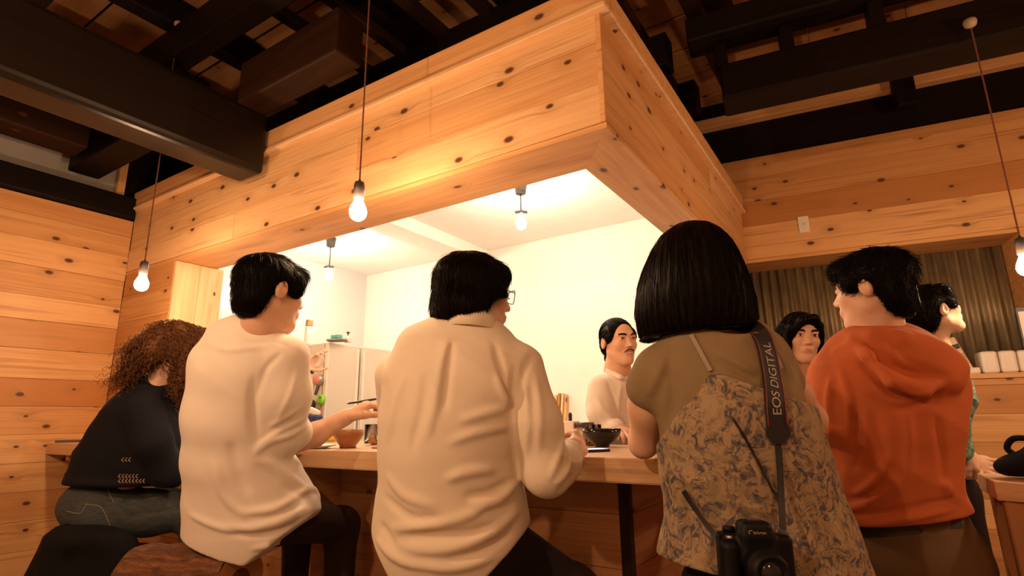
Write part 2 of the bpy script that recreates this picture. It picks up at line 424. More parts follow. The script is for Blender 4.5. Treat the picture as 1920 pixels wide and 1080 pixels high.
beam('roof_beam', (-4.38, q0[1]-.02, 2.74), (-3.003, q1[1]+.05, 3.0), M_DARK, 'dark cross beam between the left wall and the huge beam')
g0 = onz(0, 236, 2.80); g1 = onz(92, 274, 2.80)
beam('roof_beam', (g1[0]-.06, -2.2, 2.80), (g1[0]+.16, q0[1]-.03, 3.10), M_DARK2, 'brown beam at the upper left edge behind the huge beam')
beam('roof_beam', (-3.9, -.6, 3.06), (-3.75, 1.9, 3.2), M_DARK, 'dark joist above the cross beams at the upper left')
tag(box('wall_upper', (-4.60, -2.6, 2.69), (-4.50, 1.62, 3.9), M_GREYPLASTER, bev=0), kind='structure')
tag(bar('trim_2', (-4.46, 1.635, 2.69), (-4.46, 1.635, 3.3), .05, .05, M_CEDAR_CLEAN, up=(1, 0, 0)), kind='structure')
tag(box('wall_dark', (-4.62, 1.66, 2.53), (-4.50, 4.2, 3.9), M_DARK, bev=0), kind='structure')
# roof boarding with joists and rafters under it
rf = tag(box('roof', (-4.6, -3.2, 3.62), (4.2, 5.4, 3.70), M_DARK2, bev=0), kind='structure')
k = 0
for iy in range(24):
    y = -3.0+iy*.345
    if y > 5.2: break
    for ix in range(4):
        x0 = -4.6+ix*2.2
        box('roof_board', (x0+.004, y+.004, 3.595+random.uniform(0, .012)), (x0+2.19, y+.335, 3.617), M_ROOF, rf, bev=.003)
for x, nm in ((-3.35, 'left of the huge beam'), (-2.25, 'just right of the huge beam'), (-1.55, 'above the middle of the canopy'), (-.55, 'above the canopy corner'), (.45, 'right of the canopy corner'), (1.5, 'at the upper right')):
    beam('rafter', (x, -2.9, 3.40), (x+.12, 4.25, 3.585), M_DARK, 'dark rafter under the roof boards ' + nm, group='dark rafters under the roof')
for y, z, nm in ((.62, 3.10, 'in front of the canopy'), (1.32, 3.16, 'close before the canopy front'), (2.25, 3.16, 'over the kitchen ceiling'), (2.95, 3.12, 'behind the kitchen lamps'), (3.6, 3.16, 'near the back')):
    beam('roof_joist', (-3.9, y, z), (-.78, y+.13, z+.22), M_DARK, 'dark roof joist running across ' + nm, group='dark roof joists')
for i in range(7):
    x = -2.62+i*.33
    beam('roof_batten', (x, .3, 3.335), (x+.07, 3.9, 3.395), M_DARK2, 'thin brown batten under the rafters, number %s from the huge beam' % ('one two three four five six seven'.split()[i]), group='thin roof battens', bev=.004)
# upper right: dark plaster, batten, great beam, posts and lighter boards behind
tag(box('wall_attic', (-.3, .03, 3.05), (4.6, .12, 3.62), M_DARK, None, WF, bev=0), kind='structure')
beam('roof_batten', (-.28, -.05, 3.355), (4.5, .028, 3.44), M_CEDAR_CLEAN, 'pale batten running above the right cedar wall', mw=WF, bev=.004, group='pale timber above the right wall')
for u in (.05, .62, 1.30, 2.0):
    beam('nailing_block', (u, -.05, 3.441), (u+.10, .028, 3.52), M_ROOF, 'small block on the pale batten above the right wall, %s' % {.05: 'nearest the canopy', .62: 'second from the canopy', 1.30: 'third from the canopy', 2.0: 'farthest from the canopy'}[u], mw=WF, bev=.004, group='pale timber above the right wall')
WF12 = wall_frame(1.52)
beam('roof_beam', (.0, .0, 2.753), (3.4, .22, 2.961), M_DARK, 'great dark beam across the upper right above the hanging cord', mw=WF12)
for k, u in enumerate((-.02, .31, .72, 1.17, 1.62)):
    beam('strut', (u, .02, 2.962), (u+.068, .12, 3.113), M_DARK, 'short dark strut standing on the great beam, %s from the canopy' % ('first', 'second', 'third', 'fourth', 'fifth')[k], mw=WF12, group='struts on the great beam', bev=.006)
beam('roof_beam', (-.15, -.06, 3.114), (3.4, .12, 3.265), M_DARK, 'second dark beam above the lit boards at the upper right', mw=WF12)
up_ = onw(1692, 180, .1); uu_ = float((up_-WO)@WU)
beam('strut', (uu_-.05, -.16, 3.17), (uu_+.07, -.055, 3.60), M_DARK, 'dark post crossing the pale batten above the right wall', mw=WF, bev=.006)
ab = empty('attic_boarding', tuple(WO+WN*1.31+np.array([0, 0, 2.963])))
tag(ab, 'row of lit cedar boards behind the struts on the great beam', 'boarding')
for k in range(5):
    box('plank', (.02+k*.45, .20, 2.963), (.02+k*.45+.447, .22, 3.18), M_ROOF, ab, WF12)
# unseen sides of the room that close it and bounce its light
tag(box('wall_rear', (-4.6, -3.3, 0), (4.2, -3.2, 3.62), M_CEDAR, bev=0), kind='structure')
tag(box('wall_side', (3.6, -3.2, 0), (3.7, 5.4, 3.62), M_CEDAR, bev=0), kind='structure')

# ---------------------------------------------------------------- lamps
BULB_PROF = [(r*1.12, z*1.12 if z < .02 else z) for r, z in [(.001, -.058), (.012, -.0565), (.021, -.051), (.0275, -.041), (.030, -.028), (.0285, -.016), (.0235, -.004), (.018, .008), (.0145, .02), (.0135, .03)]]
def twisted_cord(name, a, b, parent, mat):
    a = np.array(a, float); b = np.array(b, float); L = np.linalg.norm(b-a); turns = L/.016; m = int(turns*7)
    vs, fs = [], []
    for ph in (0, math.pi):
        t = np.linspace(0, 1, m); ang = 2*math.pi*turns*t+ph
        pts = a+(b-a)*t[:, None]; pts[:, 0] += .0019*np.cos(ang); pts[:, 1] += .0019*np.sin(ang)
        tube_data(pts, .0020, 5, vs, fs)
    return py_obj(name, vs, fs, mat, parent, True)
M_ROSE = plain('beige_rose', (.36, .27, .16), .5)
M_CORD = plain('brown_cloth_cord', (.16, .055, .03), .8)
M_BULB_HI = glow('bright_bulb_glass', BULB_COL, 1200.0)
def pendant(bulb, ztop, label, glass=None):
    t = empty('pendant_lamp', (bulb[0], bulb[1], ztop)); tag(t, label, 'lamp', 'bare bulbs on twisted cords')
    lathe('bulb', BULB_PROF, glass or M_BULB, bulb, t)
    z = bulb[2]
    sk = lathe('lamp_holder', [(.019, .026), (.021, .027), (.0215, .08), (.0185, .094), (.006, .100), (.004, .108)], M_SOCKET, bulb, t)
    twisted_cord('cord', (bulb[0], bulb[1], z+.106), (bulb[0], bulb[1], ztop), t, M_CORD)
    lathe('ceiling_rose', [(.024, -.0), (.027, -.012), (.022, -.03), (.007, -.04)][::-1], M_ROSE, (bulb[0], bulb[1], ztop), t)
    return t
b1 = ony(672, 384, 1.40); b2 = ony(267, 523, 1.34); b3 = onw(1922, 488, 1.549); b3top = onw(1826, 36, 1.549)[2]
pendant(b1, 3.40, 'lit bare bulb hanging before the middle of the canopy')
pendant(b2, 3.40, 'lit bare bulb hanging by the corner of the left wall')
pendant(b3, b3top, 'lit bare bulb at the right edge before the corrugated sheet')
pendant((-1.9, -.35, 2.10), 3.40, 'lit bare bulb behind the viewer towards the left wall', M_BULB_HI)
pendant((-.75, -.85, 2.10), 3.40, 'lit bare bulb straight behind the viewer', M_BULB_HI)
pendant((.75, -.55, 2.10), 3.40, 'lit bare bulb behind the viewer towards the right wall')
pendant((1.95, 2.35, 2.0), 3.40, 'lit bare bulb by the right wall beyond the side table', M_BULB_HI)
M_CHROME = plain('brushed_metal', (.12, .11, .10), .4, .5)
def kitchen_lamp(rose, bulb, label):
    t = empty('kitchen_lamp', tuple(rose)); tag(t, label, 'lamp', 'short kitchen ceiling lamps')
    lathe('ceiling_cup', [(.030, -.075), (.034, -.07), (.043, 0)], M_CHROME, rose, t)
    z1 = bulb[2]+.055
    tube('cord', [(rose[0], rose[1], rose[2]-.075), ((rose[0]+bulb[0])/2, (rose[1]+bulb[1])/2, (rose[2]-.075+z1)/2), (bulb[0], bulb[1], z1)], .0035, M_BLACK, t)
    bm = bmesh.new(); ring = []
    for zz in (.034, .055):
        ring.append([bm.verts.new((r*math.cos(a), r*math.sin(a), zz)) for i in range(10) for r, a in [((.042 if i % 2 == 0 else .022), math.pi*i/5+.3)]])
    bm.faces.new(ring[0][::-1]); bm.faces.new(ring[1])
    for i in range(10): bm.faces.new((ring[0][i], ring[0][(i+1) % 10], ring[1][(i+1) % 10], ring[1][i]))
    bm_obj('star_holder', bm, M_CHROME, t, Matrix.Translation(Vector(bulb)))
    lathe('bulb', BULB_PROF, M_KBULB, bulb, t)
r1 = onz(976, 344, KC); r2 = onz(621, 447, KC)
k1 = ony(977, 412, r1[1]); k2 = ony(614, 512, r2[1])
kitchen_lamp(r1, np.array([r1[0], r1[1], k1[2]]), 'lit kitchen lamp with star holder near the canopy corner')
kitchen_lamp(r2, np.array([r2[0], r2[1], k2[2]]), 'lit kitchen lamp with star holder above the refrigerator')
# ================================================================ implicit modelling: smooth unions meshed by surface nets
def unit(v): v = np.asarray(v, float); return v/(np.linalg.norm(v)+1e-12)
class SDF:
    """ordered list of primitives; each one blends into what came before"""
    def __init__(s, k=.02): s.k = k; s.prims = []; s.disp = []; s.folds = []
    def _add(s, fn, c, r, op, k): s.prims.append((fn, np.asarray(c, float), float(r), op, s.k if k is None else k)); return s
    def cone(s, a, b, ra, rb=None, op='u', k=None):
        a = np.asarray(a, float); b = np.asarray(b, float); rb = ra if rb is None else rb; ab = b-a; L2 = ab@ab+1e-12
        def fn(p):
            q = p-a; t = np.clip(q@ab/L2, 0, 1); return np.linalg.norm(q-t[:, None]*ab, axis=1)-(ra+(rb-ra)*t)
        return s._add(fn, (a+b)/2, np.sqrt(L2)/2+max(ra, rb), op, k)
    def chain(s, pts, rads, op='u', k=None):
        for i in range(len(pts)-1): s.cone(pts[i], pts[i+1], rads[i], rads[i+1], op, k)
        return s
    def slab(s, a, b, wa, wb, side, op='u', k=None):
        """elliptical limb from a to b; wa=(half width along side, half depth) at a, wb at b"""
        a = np.asarray(a, float); b = np.asarray(b, float); ab = b-a; L2 = ab@ab+1e-12; ax = unit(ab)
        sd = np.asarray(side, float); sd = unit(sd-ax*(sd@ax)); fw = np.cross(ax, sd)
        wa = np.asarray(wa, float); wb = np.asarray(wb, float)
        def fn(p):
            q = p-a; t = np.clip(q@ab/L2, 0, 1); q = q-t[:, None]*ab
            w = wa[0]+(wb[0]-wa[0])*t; d = wa[1]+(wb[1]-wa[1])*t; m = np.minimum(w, d)
            return (np.sqrt((q@sd/w)**2+(q@fw/d)**2+(q@ax/m)**2)-1)*m
        return s._add(fn, (a+b)/2, np.sqrt(L2)/2+max(wa.max(), wb.max()), op, k)
    def loft(s, rows, side, op='u', k=None):
        """rows of (centre, half width, half depth)"""
        for r0, r1 in zip(rows[:-1], rows[1:]): s.slab(r0[0], r1[0], r0[1:3], r1[1:3], side, op, k)
        return s
    def ell(s, c, r, axes=None, op='u', k=None):
        c = np.asarray(c, float); r = np.asarray(r, float); A = np.eye(3) if axes is None else np.asarray(axes, float)   # rows = local axes
        def fn(p):
            q = (p-c)@A.T; k0 = np.linalg.norm(q/r, axis=1); k1 = np.linalg.norm(q/r**2, axis=1)+1e-9; return k0*(k0-1)/k1
        return s._add(fn, c, r.max(), op, k)
    def rbox(s, c, h, rad, axes=None, op='u', k=None):
        c = np.asarray(c, float); h = np.asarray(h, float); A = np.eye(3) if axes is None else np.asarray(axes, float)
        def fn(p):
            q = np.abs((p-c)@A.T)-(h-rad); return np.linalg.norm(np.maximum(q, 0), axis=1)+np.minimum(q.max(axis=1), 0)-rad
        return s._add(fn, c, np.linalg.norm(h), op, k)
    def cut(s, p0, n, k=.004):
        """remove everything on the side n points to"""
        p0 = np.asarray(p0, float); n = unit(n)
        return s._add(lambda p: (p-p0)@n, p0, 1e6, 'i', k)
    def hem(s, a, b, away, k=.006):
        """trim along the line a-b (points), level in the direction 'away'; what lies below goes"""
        n = np.cross(np.asarray(b, float)-np.asarray(a, float), away); n = unit(n)
        return s.cut(a, n if n[2] < 0 else -n, k)
    def fold(s, pts, w, amp):
        """raised (amp>0) or sunk (amp<0) crease along points lying on the surface, fading at its ends"""
        s.folds.append((np.asarray(pts, float), w*.8, amp*1.9)); return s
    def _fold_val(s, p):
        out = np.zeros(len(p)); c = p.mean(axis=0); R = np.linalg.norm(p-c, axis=1).max()
        for pts, w, amp in s.folds:
            if np.linalg.norm(pts-c, axis=1).min()-R > np.linalg.norm(pts[1:]-pts[:-1], axis=1).max()+3*w: continue
            best = np.full(len(p), 1e9); tb = np.zeros(len(p)); n = len(pts)-1
            for i in range(n):
                a, ab = pts[i], pts[i+1]-pts[i]; q = p-a; t = np.clip(q@ab/(ab@ab+1e-12), 0, 1)
                d = np.linalg.norm(q-t[:, None]*ab, axis=1); m = d < best; best[m] = d[m]; tb[m] = (i+t[m])/n
            out += amp*np.exp(-(best/w)**2)*np.minimum(1, 4*tb*(1-tb)+.08)
        return out
    def val(s, p, cull=None):
        p = np.asarray(p, float)
        d = np.full(len(p), 1.0)
        for fn, c, r, op, k in s.prims:
            if cull is not None and op != 'i' and np.linalg.norm(c-cull[0])-r > cull[1]+k+.05: continue
            e = fn(p)
            if op == 'u':
                h = np.clip(.5+.5*(d-e)/k, 0, 1); d = d+(e-d)*h-k*h*(1-h)
            elif op == 's':
                h = np.clip(.5-.5*(d+e)/k, 0, 1); d = d+(-e-d)*h+k*h*(1-h)
            else:
                h = np.clip(.5-.5*(d-e)/k, 0, 1); d = d+(e-d)*h+k*h*(1-h)
        for f in s.disp: d = d+f(p)
        if s.folds: d = d-s._fold_val(p)
        return d
    def bounds(s):
        lo = np.min([c-r for f, c, r, op, k in s.prims if op == 'u'], axis=0); hi = np.max([c+r for f, c, r, op, k in s.prims if op == 'u'], axis=0)
        return lo-.03, hi+.03
    def hit(s, x, y, d0=.6, d1=4.5):
        """first surface point seen through a photo pixel"""
        r = ray(x, y); L = np.linalg.norm(r); t = d0
        for i in range(160):
            v = s.val((CAM+r*t)[None])[0]
            if v < .0008: return CAM+r*t
            t += max(v*.7, .0008)/L
            if t > d1: break
        return None
    def hits(s, pix, n=10):
        pts = [s.hit(*q) for q in (spline([(a, b, 0) for a, b in pix], n)[:, :2] if len(pix) > 1 else pix)]
        return np.array([q for q in pts if q is not None])
    def mesh(s, vox):
        lo, hi = s.bounds(); B = 8; bs = B*vox
        nb = np.ceil((hi-lo)/bs).astype(int)+1
        g = np.stack(np.meshgrid(*[np.arange(n) for n in nb], indexing='ij'), -1).reshape(-1, 3)
        cen = lo+(g+.5)*bs; br = bs*.87
        keep = np.zeros(len(g), bool)
        for i in range(0, len(g), 60000): keep[i:i+60000] = np.abs(s.val(cen[i:i+60000])) < br*1.25+.03
        g = g[keep]; cen = cen[keep]
        loc = np.stack(np.meshgrid(*[np.arange(B+1)]*3, indexing='ij'), -1).reshape(-1, 3)
        D = np.empty((len(g), B+1, B+1, B+1), np.float32)
        for i in range(len(g)):
            D[i] = s.val(lo+(g[i]*B+loc)*vox, (cen[i], br)).reshape(B+1, B+1, B+1)
        S = D < 0
        has = S.any(axis=(1, 2, 3)) & ~S.all(axis=(1, 2, 3)); g = g[has]; D = D[has]; S = S[has]
        dims = (nb*B+4).astype(np.int64)
        cn = [(i, j, k) for i in (0, 1) for j in (0, 1) for k in (0, 1)]
        cs = sum(S[:, i:i+B, j:j+B, k:k+B].astype(np.int8) for i, j, k in cn)
        act = np.argwhere((cs > 0) & (cs < 8))
        gc = g[act[:, 0]]*B+act[:, 1:]
        V = np.stack([D[act[:, 0], act[:, 1]+i, act[:, 2]+j, act[:, 3]+k] for i, j, k in cn], 1)
        acc = np.zeros((len(act), 3)); cnt = np.zeros(len(act)); cnf = np.array(cn, float)
        for a in range(8):
            for b in range(a+1, 8):
                if np.abs(cnf[a]-cnf[b]).sum() != 1: continue
                m = (V[:, a] < 0) != (V[:, b] < 0); t = V[m, a]/(V[m, a]-V[m, b])
                acc[m] += cnf[a]+t[:, None]*(cnf[b]-cnf[a]); cnt[m] += 1
        pos = lo+(gc+acc/cnt[:, None])*vox
        enc = lambda c: ((c[:, 0]+1)*dims[1]+(c[:, 1]+1))*dims[2]+(c[:, 2]+1)
        key = enc(gc); od = np.argsort(key); ks = key[od]
        def look(c):
            q = enc(c); i = np.clip(np.searchsorted(ks, q), 0, len(ks)-1); return np.where(ks[i] == q, od[i], -1)
        quads = []
        for ax in range(3):
            e = [0, 0, 0]; e[ax] = 1
            s0 = S[:, :B, :B, :B]; s1 = S[:, e[0]:e[0]+B, e[1]:e[1]+B, e[2]:e[2]+B]
            w = np.argwhere(s0 != s1); c = g[w[:, 0]]*B+w[:, 1:]
            flip = s0[w[:, 0], w[:, 1], w[:, 2], w[:, 3]]
            u = np.zeros(3, int); v = np.zeros(3, int); u[(ax+1) % 3] = 1; v[(ax+2) % 3] = 1
            q = np.stack([look(c-u-v), look(c-v), look(c), look(c-u)], 1)
            q[~flip] = q[~flip][:, ::-1]
            quads.append(q[(q >= 0).all(axis=1)])
        return pos, np.vstack(quads)
    def obj(s, name, vox, mat, parent=None, origin=None):
        v, f = s.mesh(vox)
        c = v.mean(axis=0) if origin is None else np.asarray(origin, float)
        me = bpy.data.meshes.new(name); me.vertices.add(len(v)); me.vertices.foreach_set('co', (v-c).astype(np.float32).ravel())
        me.loops.add(len(f)*4); me.loops.foreach_set('vertex_index', f.astype(np.int32).ravel())
        me.polygons.add(len(f)); me.polygons.foreach_set('loop_start', np.arange(len(f), dtype=np.int32)*4)
        me.polygons.foreach_set('loop_total', np.full(len(f), 4, np.int32)); me.polygons.foreach_set('use_smooth', np.ones(len(f), bool))
        me.update(calc_edges=True)
        return mesh_obj(name, me, mat, parent, Matrix.Translation(Vector(c)))
def wrinkle(freq, amp, direction, seed=0):
    """soft running ripples, for cloth"""
    d = unit(direction); rs = np.random.default_rng(seed); ph = rs.uniform(0, 6, 6); q = rs.normal(size=(3, 3))*.35
    def f(p):
        u = p@d*freq
        r = 1-np.abs(np.sin(.5*(u+2.2*np.sin(p@q[0]*freq*.5+ph[0])+ph[1]))); m = .5+.5*np.sin(p@q[1]*freq*.6+ph[2])
        return -amp*2*(r**1.6-.4)*m
    return f
# ================================================================ people: shared builders
RH = np.array([math.cos(YAW), math.sin(YAW), 0]); AH = np.array([-math.sin(YAW), math.cos(YAW), 0]); ZH = np.array([0, 0, 1.0])
def D3(r, a, u=0.0): return RH*r+AH*a+ZH*u           # right, away, up as seen from the photographer's place
def row(xl, xr, y, d, hd): return (P((xl+xr)/2, y, d), (xr-xl)/2*d/FPX, hd)
class Frame:
    def __init__(s, c, fwd, up, sc=1.0):
        s.c = np.asarray(c, float); s.y = unit(fwd); s.x = unit(np.cross(s.y, up)); s.z = np.cross(s.x, s.y); s.s = sc
        s.A = np.array([s.x, s.y, s.z])
    def at(s, x, y, z): return s.c+(s.x*x+s.y*y+s.z*z)*s.s
    def loc(s, p): return (np.asarray(p)-s.c)@s.A.T/s.s
def skin_mat(name, col):
    n = NT(name); tc = n.n('ShaderNodeTexCoord'); f = n.noise(tc.outputs['Object'], 22, 4)
    n.l(n.ramp(f, [(.3, tuple(c*.93 for c in col)), (.7, tuple(min(1, c*1.05) for c in col))]), n.b.inputs['Base Color'])
    set_p(n.b, None, .48); n.b.inputs['Subsurface Weight'].default_value = .12; n.b.inputs['Subsurface Radius'].default_value = (.012, .005, .003)
    n.b.inputs['Specular IOR Level'].default_value = .35
    n.bump(n.noise(tc.outputs['Object'], 380, 2), .06, .001)
    return n.m
M_SKIN = skin_mat('skin', (.66, .39, .26))
M_SKIN2 = skin_mat('skin_fair', (.72, .46, .33))
def hair_mat(name, col, rough=.38):
    n = NT(name); set_p(n.b, col, rough); n.b.inputs['Specular IOR Level'].default_value = .08
    tc = n.n('ShaderNodeTexCoord'); f = n.noise(tc.outputs['Object'], 60, 3)
    n.l(n.ramp(f, [(.35, tuple(c*.7 for c in col)), (.7, tuple(c*1.5 for c in col))]), n.b.inputs['Base Color'])
    return n.m
M_HAIR = hair_mat('black_hair', (.004, .0022, .0014), .42)
M_HAIR_BR = hair_mat('dark_brown_hair', (.0055, .0026, .0014), .42)
M_HAIR_CURL = hair_mat('brown_curly_hair', (.13, .055, .022), .5)
M_EYE = plain('eye_white', (.75, .68, .62), .2, var=.01)
M_IRIS = plain('dark_iris', (.012, .007, .005), .15)
M_LIP = plain('lips', (.50, .24, .175), .4, var=.03)
M_TEETH = plain('teeth', (.80, .74, .66), .25, var=.01)
def cloth(name, col, rough=.85, weave=900, bump=.25, var=.07, sheen=.0):
    n = NT(name); tc = n.n('ShaderNodeTexCoord'); f = n.noise(tc.outputs['Object'], 9, 4)
    n.l(n.ramp(f, [(.3, tuple(c*(1-var) for c in col)), (.7, tuple(min(1, c*(1+var)) for c in col))]), n.b.inputs['Base Color'])
    set_p(n.b, None, rough); n.b.inputs['Sheen Weight'].default_value = sheen; n.b.inputs['Specular IOR Level'].default_value = .2
    n.bump(n.noise(tc.outputs['Object'], weave, 2), bump, .001)
    return n.m

def head_sdf(S, H, ears=True, smile=False, jaw=1.0, neck_to=None, neck_r=.054, nose=1.0):
    a = H.at; s = H.s
    S.ell(a(0, -.014, .030), np.array([.073, .093, .082])*s, H.A, k=.01)
    S.ell(a(0, .032, -.030), np.array([.060, .058, .072])*s, H.A, k=.03*s)
    S.cone(a(0, .050, -.086), a(0, .067, -.096), .026*s*jaw, .017*s, k=.03*s)
    for e in (-1, 1):
        S.cone(a(e*.050, -.002, -.058), a(e*.012, .062, -.098), .015*s, .015*s, k=.03*s)     # jaw line
        S.ell(a(e*.037, .060, -.022), np.array([.022, .020, .020])*s, H.A, k=.02*s)          # cheek bone
        S.cone(a(e*.016, .083, .026), a(e*.046, .070, .022), .0085*s, .007*s, k=.016*s)       # brow ridge
    for e in (-1, 1):
        S.ell(a(e*.031, .094, .006), np.array([.016, .012, .0095])*s, H.A, op='s', k=.014*s)  # eye socket
        S.ell(a(e*.031, .077, .005), np.array([.0165, .0125, .0105])*s, H.A, k=.004*s)        # lids over the eyeball
    S.cone(a(0, .082, .012), a(0, .1*nose+.003, -.026), .007*s, .0105*s, k=.014*s)
    for e in (-1, 1): S.ell(a(e*.0115, .093, -.031), np.array([.0085, .010, .0075])*s, H.A, k=.006*s)
    S.ell(a(0, .082, -.060), np.array([.026, .013, .017])*s, H.A, k=.012*s)                   # mouth mound
    if smile: S.ell(a(0, .096, -.0605), np.array([.024, .010, .0065])*s, H.A, op='s', k=.005*s)
    else:
        S.ell(a(0, .0915, -.0555), np.array([.022, .0055, .0042])*s, H.A, k=.004*s)
        S.ell(a(0, .0900, -.066), np.array([.020, .006, .005])*s, H.A, k=.004*s)
    if ears:
        for e in (-1, 1):
            ax = np.array([H.x, unit(H.y*.95-H.z*.3), unit(H.z*.95+H.y*.3)])
            S.ell(a(e*.079, -.012, -.006), np.array([.010, .019, .031])*s, ax, k=.008*s)
            S.ell(a(e*.089, -.008, -.002), np.array([.008, .0105, .018])*s, ax, op='s', k=.006*s)
            S.ell(a(e*.082, .001, -.010), np.array([.004, .004, .007])*s, ax, k=.004*s)
    if neck_to is not None:
        S.cone(a(0, -.022, -.055), np.asarray(neck_to), neck_r, neck_r*1.12, k=.03)
def face_parts(H, parent, smile=False, brows=True, lips=True, moustache=False, gaze=(0, 0), mat_hair=None):
    s = H.s; mat_hair = mat_hair or M_HAIR
    for e in (-1, 1):
        c = H.at(e*.031, .0775, .005); G = frame(c, H.x, H.y, H.z)
        ey = mesh_obj('eye', lathe_mesh('eye', [(.0001, -1), (.5, -.87), (.87, -.5), (1, 0), (.87, .5), (.5, .87), (.0001, 1)], 16), M_EYE, parent, G @ Matrix.Diagonal((.0135*s, .0136*s, .0062*s, 1)), True)
        ic = H.at(e*.031+gaze[0], .0885, .005+gaze[1])
        bm = bmesh.new(); bmesh.ops.create_uvsphere(bm, u_segments=12, v_segments=8, radius=1)
        bm_obj('iris', bm, M_IRIS, ey, frame(ic, H.x, H.y, H.z) @ Matrix.Diagonal((.0054*s, .003*s, .0052*s, 1)), True)
        # dark line of the upper lid
        pts = [H.at(e*(.031+t*.016), .0905-.007*t*t-(.006 if t*1 > .5 else 0)*t, .0105-.0045*t*t) for t in (-1, -.6, -.2, .2, .6, 1)]
        tube('eyelash', pts, [.0008, .0014, .0017, .0017, .0015, .0008], mat_hair, parent, 5)
        if brows:
            pts = [H.at(e*x, y, z) for x, y, z in ((.013, .0935, .0225), (.022, .0935, .0265), (.033, .0885, .028), (.044, .080, .0265), (.052, .070, .022))]
            vs, fs = [], []
            for dz, r in ((0, .0030), (.0025, .0024), (-.002, .0024)):
                tube_data([q+H.z*dz*s for q in pts], np.array([.6, .85, .8, .6, .25])*r*s, 6, vs, fs)
            py_obj('eyebrow', vs, fs, mat_hair, parent, True)
    if smile:
        pts = [H.at(x, .0895-.35*abs(x)**1.1*.55, -.0585+14*x*x*.35) for x in np.linspace(-.021, .021, 9)]
        vs, fs = [], []
        for a, b in zip(pts[:-1], pts[1:]):
            i = len(vs); vs += [tuple(a+H.z*.004), tuple(b+H.z*.004), tuple(b-H.z*.0045), tuple(a-H.z*.0045)]; fs.append((i, i+1, i+2, i+3))
        o = py_obj('teeth', vs, fs, M_TEETH, parent); m = o.modifiers.new('thick', 'SOLIDIFY'); m.thickness = .003
        for dz, bow, nm in ((.0055, 8, 'upper_lip'), (-.0075, 14, 'lower_lip')):
            q = [H.at(x, .0945-18*x*x, -.0595+dz+bow*x*x*.75) for x in np.linspace(-.027, .027, 9)]
            tube(nm, q, np.array([.001, .0022, .003, .0034, .0034, .0034, .003, .0022, .001])*s, M_LIP, parent, 8)
    elif lips:
        for y, z, r, nm in ((.0965, -.0580, .0026, 'upper_lip'), (.0950, -.0655, .0034, 'lower_lip')):
            q = [H.at(x, y-20*x*x, z+(1.5 if nm == 'lower_lip' else -2)*x*x) for x in np.linspace(-.024, .024, 9)]
            tube(nm, q, np.array([.15, .55, .85, 1, .92, 1, .85, .55, .15])*r*s, M_LIP, parent, 8)
    if moustache:
        vs, fs = [], []
        for e in (-1, 1):
            q = [H.at(e*x, y, z) for x, y, z in ((.002, .0985, -.0455), (.012, .097, -.0475), (.022, .090, -.054), (.028, .083, -.062))]
            tube_data(q, np.array([.0022, .0028, .0022, .001])*s, 6, vs, fs)
        py_obj('moustache', vs, fs, mat_hair, parent, True)
def hand_sdf(S, wrist, fwd, palm, thumb=1, curl=(.35, .5, .35), spread=.06, sc=1.0, thumb_curl=.5, fingers=None, thumb_out=.55):
    """palm slab, four unequal fingers bent at each knuckle towards the palm side, thumb off the side near the base"""
    f = unit(fwd); n = np.asarray(palm, float); n = unit(n-f*(n@f)); side = np.cross(f, n)*thumb       # side points to the thumb
    w = np.asarray(wrist, float); kn = w+f*.090*sc
    S.slab(w, kn-f*.012*sc, (.030*sc, .019*sc), (.040*sc, .0145*sc), side, k=.02)
    tips = []
    for i in range(4):
        off = (.030, .010, -.010, -.029)[i]*sc; L = (.043, .048, .045, .035)[i]*sc
        c1, c2, c3 = curl if fingers is None else fingers[i]
        p = kn+side*off-f*(0, 0, .003, .009)[i]*sc; a = 0; yaw_ = (1.5-i)*spread
        pts = [p-f*.02*sc, p]
        for ln, c in ((L, c1), (L*.62, c2), (L*.50, c3)):
            a += c; d = f*math.cos(a)+n*math.sin(a); d = unit(d+side*yaw_*math.cos(a)); p = p+d*ln; pts.append(p)
        S.chain(pts, np.array([.010, .0098, .0086, .0078, .0066])*sc, k=.006); tips.append(p)
    tb = w+f*.024*sc+side*.026*sc+n*.006*sc
    d1 = unit(f*.75+side*thumb_out+n*.25); p1 = tb+d1*.042*sc
    d2 = unit(f*.9+side*(thumb_out*.45)+n*thumb_curl*.7); p2 = p1+d2*.032*sc
    d3 = unit(f*.9+side*(-.1)+n*thumb_curl); p3 = p2+d3*.026*sc
    S.chain([tb, p1, p2, p3], np.array([.0155, .0118, .0100, .0076])*sc, k=.009)
    return tips, p3
